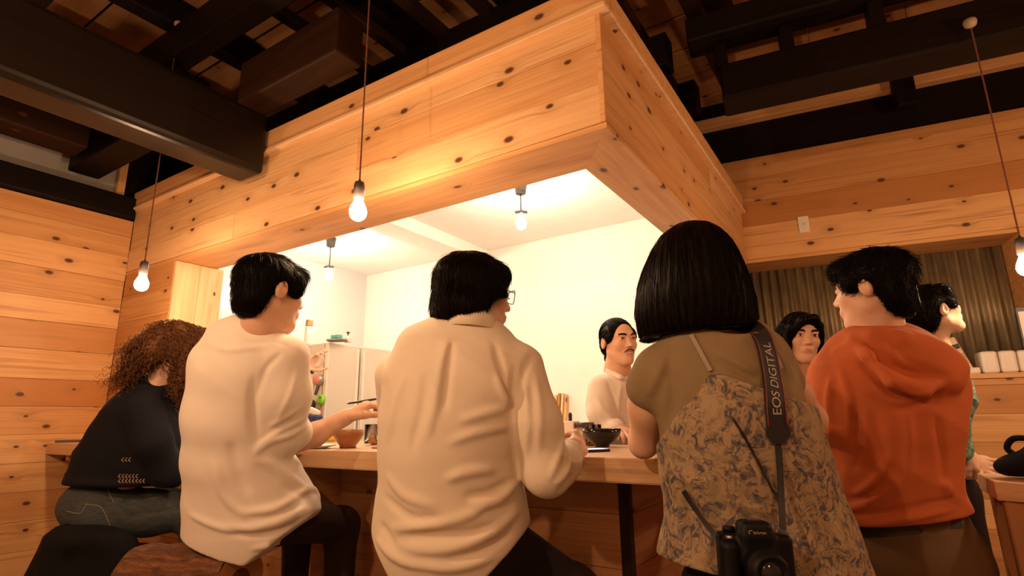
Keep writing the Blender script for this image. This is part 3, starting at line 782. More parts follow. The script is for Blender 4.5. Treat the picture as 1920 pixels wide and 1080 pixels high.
def strands(cap, v, comb, n, length, lift=.004, rad=.0011, steps=7, seed=0, keep=None, wob=.25):
    """thin locks growing over a hair volume along the combing direction"""
    rs = np.random.default_rng(seed)
    if keep is not None: v = v[keep(v)]
    p = v[rs.integers(0, len(v), n)]+rs.normal(size=(n, 3))*.002
    L = length*rs.uniform(.6, 1.15, n)[:, None]/(steps-1); out = []; lift_i = lift*rs.uniform(.1, 1.3, n)
    jit = rs.normal(size=(n, 3))*wob; h = .002
    for s in range(steps):
        d = cap.val(p); g = np.stack([cap.val(p+e)-d for e in np.eye(3)*h], 1); g /= np.linalg.norm(g, axis=1)[:, None]+1e-9
        tgt = lift_i*(s/(steps-1))**1.4
        p = p-g*(d-tgt)[:, None]; out.append(p.copy())
        c = comb(p)+jit; c = c-g*(c*g).sum(1)[:, None]*.85; c /= np.linalg.norm(c, axis=1)[:, None]+1e-9
        p = p+c*L
    pts = np.stack(out, 1)                                # n, steps, 3
    t = np.gradient(pts, axis=1); t /= np.linalg.norm(t, axis=2)[..., None]+1e-9
    u = np.cross(t, np.array([.31, .52, .79])); u /= np.linalg.norm(u, axis=2)[..., None]+1e-9; w = np.cross(t, u)
    r = (rad*np.linspace(1, .25, steps))[None, :, None]
    ring = np.stack([pts+r*(math.cos(a)*u+math.sin(a)*w) for a in (0, 2.094, 4.189)], 2)      # n, steps, 3 sides, 3
    idx = np.arange(n*steps*3).reshape(n, steps, 3); q = []
    for k in range(3):
        j = (k+1) % 3; q.append(np.stack([idx[:, :-1, k], idx[:, :-1, j], idx[:, 1:, j], idx[:, 1:, k]], -1).reshape(-1, 4))
    return ring.reshape(-1, 3), np.vstack(q)
def join_obj(name, parts, mat, parent):
    vs = []; fs = []; b = 0
    for v, f in parts: vs.append(v); fs.append(f+b); b += len(v)
    v = np.vstack(vs); f = np.vstack(fs); c = v.mean(axis=0)
    me = bpy.data.meshes.new(name); me.vertices.add(len(v)); me.vertices.foreach_set('co', (v-c).astype(np.float32).ravel())
    me.loops.add(len(f)*4); me.loops.foreach_set('vertex_index', f.astype(np.int32).ravel())
    me.polygons.add(len(f)); me.polygons.foreach_set('loop_start', np.arange(len(f), dtype=np.int32)*4)
    me.polygons.foreach_set('loop_total', np.full(len(f), 4, np.int32)); me.polygons.foreach_set('use_smooth', np.ones(len(f), bool))
    me.update(calc_edges=True)
    return mesh_obj(name, me, mat, parent, Matrix.Translation(Vector(c)))
def grow_hair(cap, mat, parent, comb, n, length, vox=.006, **kw):
    v, f = cap.mesh(vox); parts = [(v, f)]
    if n: parts.append(strands(cap, v, comb, n, length, **kw))
    return join_obj('hair', parts, mat, parent)
def person(label, base): return tag(empty('person', tuple(base)), label, 'person')
def shoe(parent, heel, toe, mat):
    S = SDF(.03); h = np.asarray(heel, float); t = np.asarray(toe, float); f = unit(t-h)
    S.slab(h+ZH*.045, t-f*.04+ZH*.035, (.036, .04), (.044, .03), np.cross(f, ZH)); S.cone(h+ZH*.06, h+ZH*.10, .042, .040)
    S.cut(h+ZH*.004, -ZH)
    return S.obj('shoe', .009, mat, parent)
M_SHOE = plain('black_shoe_leather', (.015, .012, .011), .4)
M_TROUSER = cloth('dark_trousers', (.030, .017, .012))
def legs_sdf(B, T, pelvis, hips, knees, ankles, rt=(.085, .065, .048), skin=(.07, .05, .038)):
    """B body, T trousers: both follow the same joints"""
    for h, k, a in zip(hips, knees, ankles):
        B.chain([h, k, a], skin, k=.03); B.cone(a, a-ZH*.05+unit(np.append((k-h)[:2], 0))*.06, skin[2], .032, k=.03)
        T.chain([h, k, a+ZH*.03], (rt[0], rt[1], rt[2]), k=.04)
    T.ell(pelvis, (.165, .15, .12), k=.06); B.ell(pelvis, (.13, .11, .10), k=.05)
# ================================================================ man in the white T-shirt
M_TEE = cloth('white_jersey', (.80, .72, .62), var=.03, bump=.15)
def man_tee():
    t = person('man in a white T-shirt on the log bench, seen from behind, writing', P(470, 1030, 1.85)*np.array([1, 1, 0]))
    H = Frame(P(509, 548, 1.86), D3(.60, .80, -.05), ZH, 1.06)
    neck = P(492, 615, 1.84); side = unit(D3(.95, -.25))
    sh_r = P(540, 682, 1.83); el = P(528, 838, 1.86); wr = P(648, 783, 1.99)
    B = SDF(.02); head_sdf(B, H, neck_to=neck)
    B.loft([(neck, .06, .06), (P(470, 668, 1.86), .09, .045), (P(455, 780, 1.88), .09, .05), (P(462, 950, 1.90), .10, .07)], side, k=.04)
    B.chain([sh_r, el], (.040, .040), k=.02); B.chain([el, P(590, 815, 1.93), wr], (.039, .040, .027), k=.02)
    sl = P(398, 700, 1.97); ell_ = P(400, 850, 2.1); wl_ = P(520, 850, 2.25)
    B.chain([sl, ell_, wl_], (.046, .038, .026), k=.03)
    hand_sdf(B, wl_, D3(.8, .6, 0), D3(0, 0, -1), 1, (.3, .4, .3))
    wf_ = unit(P(700, 752, 2.03)-wr)
    tips, tt = hand_sdf(B, wr, wf_, D3(.25, .35, -1), -1, (.75, 1.05, .6), .02, 1.02, thumb_curl=.7, thumb_out=.35)
    pel = P(478, 950, 1.93)
    T = SDF(.03)
    hips = [P(440, 965, 1.99), P(520, 970, 1.89)]; knees = [P(560, 950, 2.35), P(640, 985, 2.20)]
    ank = [np.array([*(knees[0]+D3(0, .02))[:2], .30]), np.array([*(knees[1]+D3(.02, -.05))[:2], .30])]
    legs_sdf(B, T, pel, hips, knees, ank)
    B.obj('body', .0052, M_SKIN, t)
    T.folds.append((T.hits([(560, 1000), (600, 1010), (650, 1000)], 6), .012, .008)) if len(T.hits([(600, 1010)])) else None
    T.obj('trousers', .009, M_TROUSER, t)
    # shirt
    C = SDF(.03)
    rows = [row(446, 546, 640, 1.84, .060), row(408, 556, 652, 1.84, .080), row(376, 560, 670, 1.85, .10), row(352, 548, 700, 1.855, .125), row(346, 536, 780, 1.86, .135), row(344, 546, 860, 1.87, .135),
            row(345, 575, 920, 1.89, .145), row(346, 600, 960, 1.90, .16), row(350, 600, 1000, 1.91, .165), row(354, 598, 1040, 1.92, .165), row(356, 590, 1085, 1.93, .16)]
    C.loft(rows, side, k=.035)
    C.chain([P(540, 668, 1.82), P(538, 740, 1.82), P(530, 815, 1.845)], (.068, .074, .070), k=.035)         # loose elbow sleeve
    C.cone(P(530, 815, 1.845), P(553, 812, 1.87), .066, .058, k=.02)
    C.chain([P(392, 690, 1.96), P(402, 800, 2.05)], (.06, .06), k=.04)
    hem0, hem1, hem2 = P(350, 1008, 1.80), P(495, 1062, 1.80), P(612, 958, 1.98)
    C.hem(P(352, 1004, 1.9), P(500, 1040, 1.9), AH); C.hem(P(492, 1046, 1.9), P(615, 945, 1.9), AH)
    # sleeve end
    ax = unit(P(575, 845, 1.87)-P(530, 745, 1.82))
    C.ell(P(500, 608, 1.84), (.056, .058, .018), op='s', k=.008)
    C.ell(P(562, 842, 1.90), (.05, .046, .03), np.array([unit(D3(1, .3)), unit(D3(-.3, 1)), ZH]), op='s', k=.02)
    hh = C.hits
    for pix, w, a in (([(478, 850), (505, 828), (545, 815), (578, 795)], .012, .010), ([(480, 838), (520, 812), (560, 790), (578, 778)], .008, .006), ([(505, 800), (540, 780), (572, 760)], .008, .005),
                      ([(478, 700), (474, 760), (480, 830)], .016, -.007), ([(530, 660), (500, 690), (482, 740)], .010, -.006), ([(560, 690), (545, 740), (520, 790)], .010, .006),
                      ([(420, 985), (470, 990), (530, 975), (575, 950)], .012, .010), ([(430, 1000), (480, 1005), (540, 990), (590, 960)], .010, -.009), ([(450, 960), (510, 955), (570, 925)], .012, .008),
                      ([(470, 1030), (530, 1015), (590, 975)], .010, .008), ([(355, 965), (400, 985), (450, 1000)], .012, .006),
                      ([(500, 860), (540, 890), (575, 915)], .012, .009), ([(480, 870), (530, 910), (580, 935)], .010, -.008), ([(550, 930), (585, 915), (600, 935)], .010, .009),
                      ([(430, 830), (445, 880), (470, 930)], .018, -.007), ([(400, 860), (420, 930), (470, 975)], .016, .005), ([(380, 640), (420, 655), (470, 652), (530, 640)], .010, .004), ([(440, 625), (470, 645), (520, 640), (550, 660)], .008, -.004)):
        q = hh(pix, 8)
        if len(q) > 2: C.fold(q, w, a)
    C.disp.append(wrinkle(20, .0011, D3(.3, 0, 1), 4)); C.disp.append(wrinkle(55, .0007, D3(1, 0, .4), 5))
    C.obj('t_shirt', .0062, M_TEE, t)
    # hair
    K = SDF(.02); a = H.at
    K.ell(a(0, -.020, .040), np.array([.089, .106, .086]), H.A); K.ell(a(0, -.064, -.030), np.array([.072, .048, .066]), H.A, k=.03)
    K.ell(a(0, .068, .062), np.array([.066, .04, .032]), H.A, k=.03)
    for e in (-1, 1): K.ell(a(e*.074, .035, .022), np.array([.016, .030, .04]), H.A, k=.02)
    K.ell(a(0, .118, -.045), np.array([.085, .065, .088]), H.A, op='s', k=.02)
    for e in (-1, 1): K.ell(a(e*.092, -.003, -.030), np.array([.028, .030, .040]), H.A, op='s', k=.012)
    K.cut(a(0, -.1, -.092), -H.z-H.y*.2, k=.02)
    cr = a(0, -.055, .125)
    grow_hair(K, M_HAIR, t, lambda p: unit_rows(p-cr)*.9-ZH*.55, 2600, .075, lift=.010, rad=.0012, seed=3, wob=.28)
    return tips, tt
def unit_rows(v): return v/(np.linalg.norm(v, axis=1)[:, None]+1e-9)
tips, tt = man_tee()
# pen in his fingers
pen = empty('pen', tuple(tt)); tag(pen, 'dark pen held in the T-shirt man\'s right hand', 'pen')
pa, pb = P(650, 757, 2.02), P(706, 748, 2.06)
tube('barrel', [pa, pa*.9+pb*.1, pb*.5+pa*.5, pb], [.0008, .0035, .0042, .0040], M_BLACK, pen, 8)

# ================================================================ man in the cream shirt
M_SHIRT = cloth('cream_cotton', (.76, .66, .52), var=.03, bump=.12)
M_JEANS_DK = cloth('black_denim', (.018, .012, .012))
def man_shirt():
    t = person('man in a cream button shirt at the counter, head turned right', P(850, 1060, 1.5)*np.array([1, 1, 0]))
    H = Frame(P(892, 552, 1.65), D3(.88, .46, -.08), ZH, 1.04)
    neck = P(884, 612, 1.605); side = unit(D3(.96, -.25))
    B = SDF(.02); head_sdf(B, H, neck_to=neck, neck_r=.043)
    B.loft([(neck, .06, .06), (P(872, 668, 1.60), .10, .045), (P(845, 800, 1.57), .09, .05), (P(845, 1000, 1.55), .10, .07)], side, k=.04)
    sr = P(975, 700, 1.53); er = P(1026, 888, 1.45); wr = P(1078, 842, 1.585)
    B.chain([sr, er, wr], (.034, .034, .028), k=.02)
    hand_sdf(B, wr, unit(P(1092, 822, 1.70)-wr), D3(-.9, .3, -.35), -1, (.9, 1.1, .7), .02)
    sl = P(748, 712, 1.67); el = P(752, 890, 1.84); wl = P(850, 870, 2.02)
    B.chain([sl, el, wl], (.034, .032, .026), k=.02)
    hand_sdf(B, wl, D3(.85, .5, 0), D3(0, 0, -1), 1, (.3, .4, .3))
    pel = P(852, 1040, 1.55)
    T = SDF(.03); hips = [P(790, 1040, 1.62), P(925, 1030, 1.52)]; knees = [P(850, 1060, 1.88), P(1075, 1110, 1.72)]
    ank = [np.array([*knees[0][:2], .3]), np.array([*(knees[1]+D3(.05, 0))[:2], .28])]
    legs_sdf(B, T, pel, hips, knees, ank, rt=(.10, .075, .05))
    B.obj('body', .0055, M_SKIN, t); T.obj('trousers', .009, M_JEANS_DK, t)
    C = SDF(.03)
    rows = [row(838, 930, 630, 1.605, .062), row(800, 966, 646, 1.595, .080), row(762, 1000, 668, 1.58, .10), row(728, 1000, 690, 1.565, .125), row(714, 985, 730, 1.555, .135), row(712, 968, 790, 1.54, .14), row(711, 965, 850, 1.53, .14),
            row(716, 975, 910, 1.53, .145), row(706, 985, 960, 1.53, .15), row(700, 990, 1010, 1.53, .16), row(712, 985, 1075, 1.54, .16)]
    C.loft(rows, side, k=.035)
    C.chain([P(978, 690, 1.53), P(1004, 790, 1.47), P(1026, 885, 1.445)], (.062, .066, .060), k=.03)
    C.chain([P(1026, 885, 1.445), P(1052, 875, 1.50), P(1068, 852, 1.56)], (.058, .050, .040), k=.03)
    C.chain([P(742, 705, 1.66), P(752, 890, 1.84)], (.062, .055), k=.04); C.cone(P(752, 890, 1.84), P(840, 872, 2.0), .052, .04, k=.03)
    # collar: a standing band folded over
    C.ell(P(890, 602, 1.61), (.055, .055, .035), op='s', k=.008)
    C.hem(P(745, 1085, 1.5), P(870, 1092, 1.5), AH); C.hem(P(900, 1075, 1.5), P(1000, 975, 1.5), AH); C.hem(P(690, 1000, 1.5), P(750, 1088, 1.5), AH)
    for pix, w, a in (([(840, 632), (825, 690), (815, 760), (800, 820)], .013, .009), ([(848, 640), (840, 700), (832, 770)], .010, -.010), ([(925, 640), (940, 690), (955, 740)], .011, -.008), ([(930, 700), (945, 740), (962, 765)], .010, .008),
                      ([(966, 690), (962, 760), (964, 830), (975, 900)], .011, -.013), ([(1010, 650), (985, 690), (972, 740)], .010, -.007), ([(1005, 700), (1012, 770), (1010, 850)], .012, .006), ([(985, 720), (990, 790), (985, 860)], .010, .006),
                      ([(1060, 800), (1050, 850), (1030, 900)], .010, .006), ([(1075, 860), (1060, 890), (1040, 910)], .008, .006), ([(1085, 880), (1065, 905), (1045, 925)], .007, -.005),
                      ([(860, 790), (910, 775), (950, 765)], .013, .006), ([(840, 830), (900, 810), (955, 800)], .013, .006), ([(835, 900), (880, 885), (930, 880)], .014, .008), ([(870, 930), (915, 925), (955, 905)], .012, -.009), ([(880, 945), (930, 940), (970, 905)], .012, .009),
                      ([(735, 990), (800, 985), (870, 970), (930, 935)], .013, .009), ([(740, 1010), (810, 1005), (880, 1000), (930, 985)], .012, -.010), ([(760, 1030), (840, 1030), (910, 1005), (970, 960)], .014, .010), ([(840, 1050), (900, 1035), (960, 1000)], .012, -.009), ([(780, 1060), (850, 1065), (930, 1045)], .013, .009),
                      ([(725, 890), (760, 930), (820, 950)], .014, .007), ([(720, 930), (770, 970), (830, 975)], .013, -.007), ([(705, 1010), (740, 1045), (790, 1065)], .013, .009), ([(712, 985), (725, 1000), (740, 1030)], .011, -.008),
                      ([(760, 700), (740, 760), (725, 830)], .016, .005), ([(800, 700), (790, 770), (770, 850)], .014, -.005), ([(775, 660), (815, 640), (880, 645), (960, 655), (1000, 668)], .005, .0035)):
        q = C.hits(pix, 8)
        if len(q) > 2: C.fold(q, w, a)
    C.disp.append(wrinkle(24, .0015, D3(.4, 0, 1), 9)); C.disp.append(wrinkle(60, .0007, D3(1, 0, .6), 10))
    C.obj('shirt', .0062, M_SHIRT, t)
    cc_ = P(886, 606, 1.59); ca, cb_ = unit(D3(.80, .60)), unit(D3(-.60, .80)); vs, fs = [], []; N = 48; prof = [(.052, -.035), (.050, .030), (.053, .035), (.058, .032), (.084, -.024)]
    for i in range(N+1):
        an = math.radians(35+290*i/N)
        for r_, z_ in prof:
            tip = -.012*max(0, math.cos(an)) if z_ < -.02 and r_ > .07 else 0
            vs.append(tuple(cc_+(ca*math.cos(an)*r_*1.02+cb_*math.sin(an)*r_)+ZH*(z_+tip+.010*-math.cos(an))))
    m_ = len(prof)
    for i in range(N):
        for k_ in range(m_-1): fs.append((i*m_+k_, (i+1)*m_+k_, (i+1)*m_+k_+1, i*m_+k_+1))
    o = py_obj('collar', vs, fs, M_SHIRT, t, True); md = o.modifiers.new('thick', 'SOLIDIFY'); md.thickness = .003
    K = SDF(.02); a = H.at
    K.ell(a(0, -.022, .040), np.array([.096, .108, .084]), H.A); K.ell(a(0, -.070, -.040), np.array([.084, .055, .080]), H.A, k=.03)
    K.ell(a(0, .056, .062), np.array([.066, .038, .034]), H.A, k=.03)
    for e in (-1, 1):
        K.ell(a(e*.078, .005, .0), np.array([.022, .055, .062]), H.A, k=.025); K.ell(a(e*.078, -.04, -.055), np.array([.02, .036, .04]), H.A, k=.025)
    K.ell(a(0, .118, -.045), np.array([.10, .070, .092]), H.A, op='s', k=.015)
    for e in (-1, 1): K.ell(a(e*.075, .060, -.070), np.array([.06, .062, .062]), H.A, op='s', k=.012)
    K.cut(a(0, -.12, -.118), -H.z-H.y*.25, k=.015)
    cr = a(0, -.045, .125)
    grow_hair(K, M_HAIR_BR, t, lambda p: unit_rows(p-cr)*.8-ZH*.8, 3000, .085, lift=.008, rad=.0012, seed=5, wob=.25)
    # glasses temple and rim
    M_GL = M_BLACK
    g = empty('glasses', tuple(a(.07, .05, .0))); tag(g, 'thin dark glasses worn by the cream shirt man', 'glasses')
    for e in (-1, 1):
        tube('temple', [a(e*.082, -.02, .006), a(e*.080, .04, .008), a(e*.068, .088, .006)], .0016, M_GL, g, 6)
        ring = [a(e*.034+.027*math.cos(k/16*2*math.pi), .104-.010*abs(math.cos(k/16*2*math.pi)), .002+.020*math.sin(k/16*2*math.pi)) for k in range(17)]
        tube('rim', ring, .0014, M_GL, g, 6)
    tube('bridge', [a(-.008, .105, .004), a(0, .108, .007), a(.008, .105, .004)], .0014, M_GL, g, 6)
man_shirt()

# ================================================================ woman with curly hair
M_NAVY = cloth('navy_knit', (.008, .008, .012), weave=260, bump=.5)
def denim(name, col):
    n = NT(name); tc = n.n('ShaderNodeTexCoord'); f = n.noise(n.vmath('MULTIPLY', tc.outputs['Object'], (4, 4, 14)), 8, 5)
    n.l(n.ramp(f, [(.25, tuple(c*.55 for c in col)), (.75, tuple(c*1.5 for c in col))]), n.b.inputs['Base Color']); set_p(n.b, None, .8)
    n.bump(n.noise(tc.outputs['Object'], 700, 2), .3, .001); return n.m
M_DENIM = denim('blue_denim', (.040, .050, .052))
M_STITCH = plain('denim_stitching', (.30, .22, .12), .8)
M_COAT = cloth('black_wool', (.006, .0055, .006), bump=.3)
def scarf_mat():
    n = NT('patterned_scarf'); tc = n.n('ShaderNodeTexCoord'); v = n.n('ShaderNodeTexVoronoi', feature='DISTANCE_TO_EDGE'); v.inputs['Scale'].default_value = 42
    n.l(tc.outputs['Object'], v.inputs['Vector'])
    n.l(n.ramp(v.outputs['Distance'], [(.05, (.62, .58, .52)), (.22, (.02, .02, .035))]), n.b.inputs['Base Color']); set_p(n.b, None, .8); return n.m
def woman_curly():
    t = person('woman with long curly brown hair and navy sweater at the left end', P(235, 1000, 2.45)*np.array([1, 1, 0]))
    H = Frame(P(338, 662, 2.50), D3(.80, .45, -.45), D3(.35, .1, 1), 1.0)
    neck = P(296, 728, 2.47); side = unit(D3(.5, -.87)); fw = unit(D3(.87, .5))
    B = SDF(.02); head_sdf(B, H, neck_to=neck, neck_r=.046)
    B.loft([(neck, .05, .05), (P(270, 780, 2.47), .07, .04), (P(225, 940, 2.46), .08, .06)], side, k=.04)
    # right arm near us with the elbow on the counter, hand at the chin
    sr = P(270, 770, 2.36); er = P(315, 885, 2.38); wr = P(331, 790, 2.52)
    B.chain([sr, er, wr], (.034, .032, .026), k=.02)
    tips, _ = hand_sdf(B, wr, unit(P(330, 735, 2.55)-wr), D3(-1, .4, .2), 1, (.4, .6, .5), .04, .92)
    sl = P(268, 770, 2.62); el = P(330, 850, 2.72); wl = P(345, 800, 2.78)
    B.chain([sl, el, wl], (.034, .032, .026), k=.02); hand_sdf(B, wl, unit(P(352, 760, 2.74)-wl), D3(-1, -.3, 0), -1, (.5, .6, .5), .03, .92)
    pel = P(205, 965, 2.46)
    T = SDF(.03); hips = [P(195, 960, 2.56), P(190, 960, 2.38)]; knees = [P(400, 950, 2.70), P(370, 962, 2.52)]
    ank = [np.array([*(knees[0]+D3(.02, 0))[:2], .28]), np.array([*(knees[1]+D3(.02, 0))[:2], .28])]
    for h, k_, a_ in zip(hips, knees, ank):
        B.chain([h, k_, a_], (.07, .05, .036), k=.03); B.cone(a_, a_-ZH*.05+fw*.06, .036, .03)
        T.chain([h, h*.5+k_*.5, k_, a_], (.105, .092, .07, .05), k=.04)
    T.ell(P(190, 945, 2.46), (.16, .165, .125), np.array([fw, side, ZH]), k=.05)
    B.obj('body', .0062, M_SKIN2, t)
    for pix, w, a in (([(215, 925), (235, 950), (260, 955)], .010, .008), ([(240, 930), (290, 915), (330, 905)], .012, -.008), ([(250, 950), (300, 930), (340, 920)], .012, .009), ([(235, 975), (280, 960), (340, 955)], .010, -.006)):
        q = T.hits(pix, 6)
        if len(q) > 2: T.fold(q, w, a)
    j = T.obj('jeans', .008, M_DENIM, t)
    for nm, pix in (('stitching', [(160, 945), (190, 952), (208, 990)]), ('stitching', [(124, 958), (150, 962), (162, 945)]), ('stitching', [(200, 910), (206, 928), (214, 943)])):
        q = T.hits(pix, 10)
        if len(q) > 3: tube(nm, q, .0014, M_STITCH, j, 5)
    C = SDF(.03)
    C.loft([row(270, 325, 722, 2.48, .05), row(240, 330, 745, 2.47, .09), row(205, 335, 780, 2.46, .12), row(172, 335, 830, 2.46, .14), row(148, 325, 875, 2.46, .15), row(132, 322, 912, 2.46, .16), row(136, 318, 935, 2.46, .15)], D3(1, 0), k=.04)
    C.chain([P(268, 765, 2.36), P(285, 830, 2.33), P(315, 888, 2.37)], (.075, .072, .062), k=.03)
    C.chain([P(315, 888, 2.37), P(328, 830, 2.48)], (.060, .042), k=.03)
    C.chain([P(270, 770, 2.60), P(328, 850, 2.70), P(343, 812, 2.76)], (.065, .055, .04), k=.03)
    C.cut(P(230, 916, 2.3), -ZH+D3(-.02, 0), k=.008)
    C.disp.append(wrinkle(30, .003, D3(.3, 0, 1), 2))
    C.fold(C.hits([(128, 895), (150, 905), (230, 908), (300, 900)], 8), .012, .006)
    sw = C.obj('sweater', .007, M_NAVY, t); M_KNIT = plain('pale_knit', (.40, .27, .16), .8)
    # herringbone knit band at the waist
    for r_, (y0, x0, x1) in enumerate(((902, 222, 272), (893, 222, 258), (862, 228, 243))):
        for x in np.arange(x0, x1, 6.5):
            for s_ in (-1, 1):
                q = C.hits([(x, y0), (x+4, y0+s_*4)], 2)
                if len(q) > 1: tube('knit_stitch', q, .0022, M_KNIT, sw, 4)
    S = SDF(.02)
    S.chain([P(306, 742, 2.44), P(314, 780, 2.46), P(318, 820, 2.47), P(313, 850, 2.46)], (.020, .026, .024, .016)); S.disp.append(wrinkle(90, .004, D3(1, 0, .3), 7))
    S.obj('scarf', .006, scarf_mat(), t)
    # the curls: a soft core wrapped in many spiral locks
    K = SDF(.03); a = H.at
    K.ell(a(0, -.02, .035), np.array([.090, .105, .088]), H.A)
    K.chain([P(322, 628, 2.47), P(288, 655, 2.43), P(255, 690, 2.42)], (.062, .060, .034), k=.04)
    K.chain([P(345, 660, 2.46), P(345, 700, 2.46), P(338, 735, 2.47)], (.06, .045, .022), k=.04)
    K.chain([P(372, 640, 2.52), P(368, 690, 2.53), P(360, 740, 2.56)], (.06, .05, .025), k=.04)
    K.ell(P(318, 750, 2.40), (.045, .07, .035), op='s', k=.02)
    v, f = K.mesh(.009); rs = np.random.default_rng(5); vs, fq = [], []
    n = 1500; base = v[rs.integers(0, len(v), n)]; tipdir = P(225, 715, 2.42)
    parts = [(v, f)]; P4 = []; F4 = []
    for i in range(n):
        p0 = base[i]; q = K.val(np.array([p0, p0+[.004, 0, 0], p0+[0, .004, 0], p0+[0, 0, .004]])); g = unit((q[1:]-q[0]))
        left = (p0-P(330, 660, 2.47))@RH < -.02
        flow = unit((D3(-.75, -.05, -.65) if left else D3(.08, 0, -1))+rs.normal(size=3)*.25)
        flow = unit(flow-g*(flow@g)*.9); L = rs.uniform(.05, .12)*(1.25 if left else .9); turns = L/.026; m = int(turns*7)+4
        tt_ = np.linspace(0, 1, m); u = unit(np.cross(flow, g)); r = rs.uniform(.005, .011)*(.4+.6*tt_); ph = rs.uniform(0, 6)
        c = p0+flow*L*tt_[:, None]+g*(.002+.014*tt_[:, None]*rs.uniform(.2, 1))-ZH*(.01*tt_[:, None]**2)
        pts = c+(u*np.cos(ph+6.283*turns*tt_)[:, None]+g*np.sin(ph+6.283*turns*tt_)[:, None])*r[:, None]
        tube_data(pts, .0026*np.linspace(1, .35, m)*rs.uniform(.5, 1), 3, P4, F4)
    fr = np.array([q for q in F4 if len(q) == 4])
    parts.append((np.array(P4), fr))
    join_obj('hair', parts, M_HAIR_CURL, t)
woman_curly()
# ================================================================ woman with the camera over her shoulder
M_TAUPE = cloth('taupe_jersey', (.25, .18, .095), var=.08, weave=500)
def floral():
    n = NT('floral_cotton'); tc = n.n('ShaderNodeTexCoord'); o = tc.outputs['Object']
    w = n.n('ShaderNodeTexNoise'); w.inputs['Scale'].default_value = 14; n.l(o, w.inputs['Vector'])
    ov = n.vmath('ADD', o, n.vmath('MULTIPLY', n.vmath('SUBTRACT', w.outputs['Color'], (.5, .5, .5)), (.09, .09, .09)))
    sprig = n.noise(ov, 52, 5, .7, .5); leaf = n.noise(n.vmath('MULTIPLY', ov, (1, 1, .4)), 110, 3, .6, 1.0); patch = n.noise(o, 16, 3)
    m1 = n.math('MULTIPLY', n.math('SUBTRACT', sprig, .47, True), 9.0, True); m2 = n.math('MULTIPLY', n.math('SUBTRACT', leaf, .54, True), 9.0, True)
    f = n.math('MULTIPLY', n.math('MAXIMUM', m1, n.math('MULTIPLY', m2, .8)), n.math('MULTIPLY', n.math('SUBTRACT', patch, .33, True), 6.0, True))
    base = n.mix(n.math('MULTIPLY', n.math('SUBTRACT', n.noise(o, 24, 3), .52, True), 3.5, True), (.36, .26, .15), (.30, .19, .11))
    ink = n.mix(n.noise(o, 60, 2), (.030, .036, .055), (.085, .075, .085))
    n.l(n.mix(n.math('MULTIPLY', f, .92), base, ink), n.b.inputs['Base Color']); set_p(n.b, None, .85); n.b.inputs['Specular IOR Level'].default_value = .2
    n.bump(n.noise(o, 600, 2), .2, .001); return n.m
M_FLORAL = floral()
